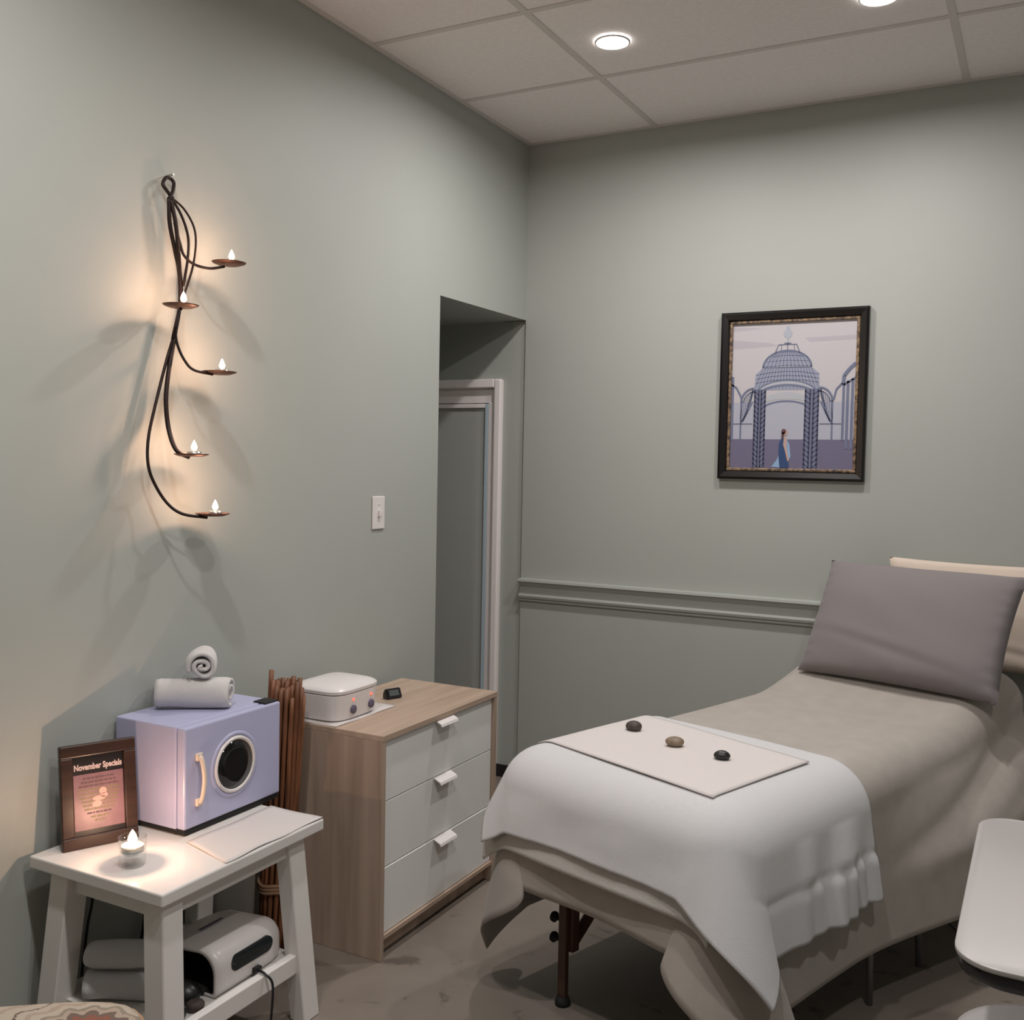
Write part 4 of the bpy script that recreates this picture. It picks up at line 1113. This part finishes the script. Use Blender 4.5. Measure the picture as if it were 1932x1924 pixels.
obj('seat', bm, 'black', t)
c = tube(newbm(), sample([(1.55, -0.47, 0.004), (1.745, -0.501, 0.004), (1.868, -0.535, 0.004), (1.94, -0.619, 0.004), (2.02, -0.80, 0.004), (2.2, -0.9, 0.004)], 8), 0.003, 6)
tag(obj('floor_cable', c, 'chrome', None, smooth=True), 'thin pale cable lying on the dark floor under the massage table', 'cable')

# ------------------------------------------------------------------ small white table and round stool at the right edge
TZ2 = 0.70
t = thing('manicure_table', 'white rounded table top with a glossy black underside at the right edge', 'table', (2.048, -2.415, 0))
def rrect(x0, y0, x1, y1, r, n=8):
    pts = []
    for cx_, cy_, a0 in ((x1-r, y0+r, -90), (x1-r, y1-r, 0), (x0+r, y1-r, 90), (x0+r, y0+r, 180)):
        for k in range(n+1): a = math.radians(a0+90*k/n); pts.append((cx_+r*math.cos(a), cy_+r*math.sin(a)))
    return pts
def plate(levels, r):
    bm = newbm(); rings = []
    for z, ins in levels: rings.append([bm.verts.new((x, y, z)) for x, y in rrect(ins, ins, 0.62-ins, 0.795-ins, r-ins*0.5)])
    for a, b in zip(rings, rings[1:]):
        n = len(a)
        for k in range(n): bm.faces.new((a[k], a[(k+1) % n], b[(k+1) % n], b[k]))
    bm.faces.new(list(reversed(rings[0]))); bm.faces.new(rings[-1]); return bm
obj('table_top', plate([(TZ2-0.010, 0.001), (TZ2-0.008, 0), (TZ2-0.002, 0), (TZ2, 0.002)], 0.075), 'table_top', t, angle=40)
obj('black_rim', plate([(TZ2-0.044, 0.020), (TZ2-0.036, 0.008), (TZ2-0.020, 0.003), (TZ2-0.0105, 0.004)], 0.075), 'black_gloss', t, angle=60)
bm = newbm(); lathe(bm, [(0.035, 0.03), (0.035, TZ2-0.044)], 24, (0.46, 0.40, 0)); obj('column', bm, 'black_gloss', t, smooth=True)
obj('base', bx((0.40, 0.10, 0.0), (0.52, 0.70, 0.03), 0.008), 'black_gloss', t)
t = thing('round_stool', 'round pale stool seat half under the white table at the right edge', 'stool', (2.205, -2.135, 0))
bm = newbm(); lathe(bm, [(0, 0.395), (0.150, 0.395), (0.165, 0.405), (0.170, 0.425), (0.165, 0.445), (0.145, 0.452), (0, 0.454)], 48); obj('seat', bm, 'table_top', t, smooth=True)
bm = newbm(); lathe(bm, [(0.022, 0.06), (0.022, 0.396)], 20); obj('post', bm, 'chrome', t, smooth=True)
for k in range(5):
    a = 2*math.pi*k/5+0.4; e = Vector((0.20*math.cos(a), 0.20*math.sin(a), 0.045))
    obj('foot_arm', tube(newbm(), [(0, 0, 0.075), e], [0.016, 0.010], 8), 'chrome', t, smooth=True)
    bm = newbm(); bmesh.ops.create_uvsphere(bm, u_segments=12, v_segments=8, radius=0.022); o = obj('caster', bm, 'black', t, smooth=True); o.location = (e.x, e.y, 0.0225)

# ------------------------------------------------------------------ patterned ottoman, bottom left
P0, P1 = Vector((0.45, -2.974, 0.45)), Vector((0.70, -2.80, 0.45))
oa = math.radians(38)
ou, ov = Vector((math.cos(oa), math.sin(oa), 0)), Vector((-math.sin(oa), math.cos(oa), 0))
oc = at(268, 1868, 'z', 0.468); oc = Vector((oc.x, oc.y, 0)) - ou*0.245 - ov*0.262
mc_ = at(165, 1952, 'z', 0.47) - oc
M['medallion'] = medallion_mat(mc_.dot(ou), mc_.dot(ov))
t = thing('patterned_ottoman', 'beige upholstered ottoman with a rust medallion pattern at the lower left corner', 'ottoman', (oc.x, oc.y, 0), oa)
obj('seat_cushion', sqr(newbm(), [(0.20, 0.25, 0.25), (0.215, 0.268, 0.268), (0.30, 0.275, 0.275), (0.435, 0.273, 0.273), (0.452, 0.266, 0.266), (0.464, 0.245, 0.245), (0.474, 0.19, 0.19), (0.480, 0.10, 0.10), (0.482, 0.03, 0.03)], 64, 5.0), 'medallion', t, smooth=True)
obj('piping', tube(newbm(), [((abs(math.cos(a))**5+abs(math.sin(a))**5)**(-1/5)*math.cos(a)*0.270, (abs(math.cos(a))**5+abs(math.sin(a))**5)**(-1/5)*math.sin(a)*0.2705, 0.442) for a in [2*math.pi*k/64 for k in range(65)]], 0.004, 6), 'string', t, smooth=True)
for sx in (-1, 1):
    for sy in (-1, 1):
        bm = newbm(); lathe(bm, [(0, 0.0), (0.014, 0.0), (0.022, 0.205), (0, 0.205)], 14, (sx*0.20, sy*0.20, 0)); obj('leg', bm, 'dark_wood', t, smooth=True)
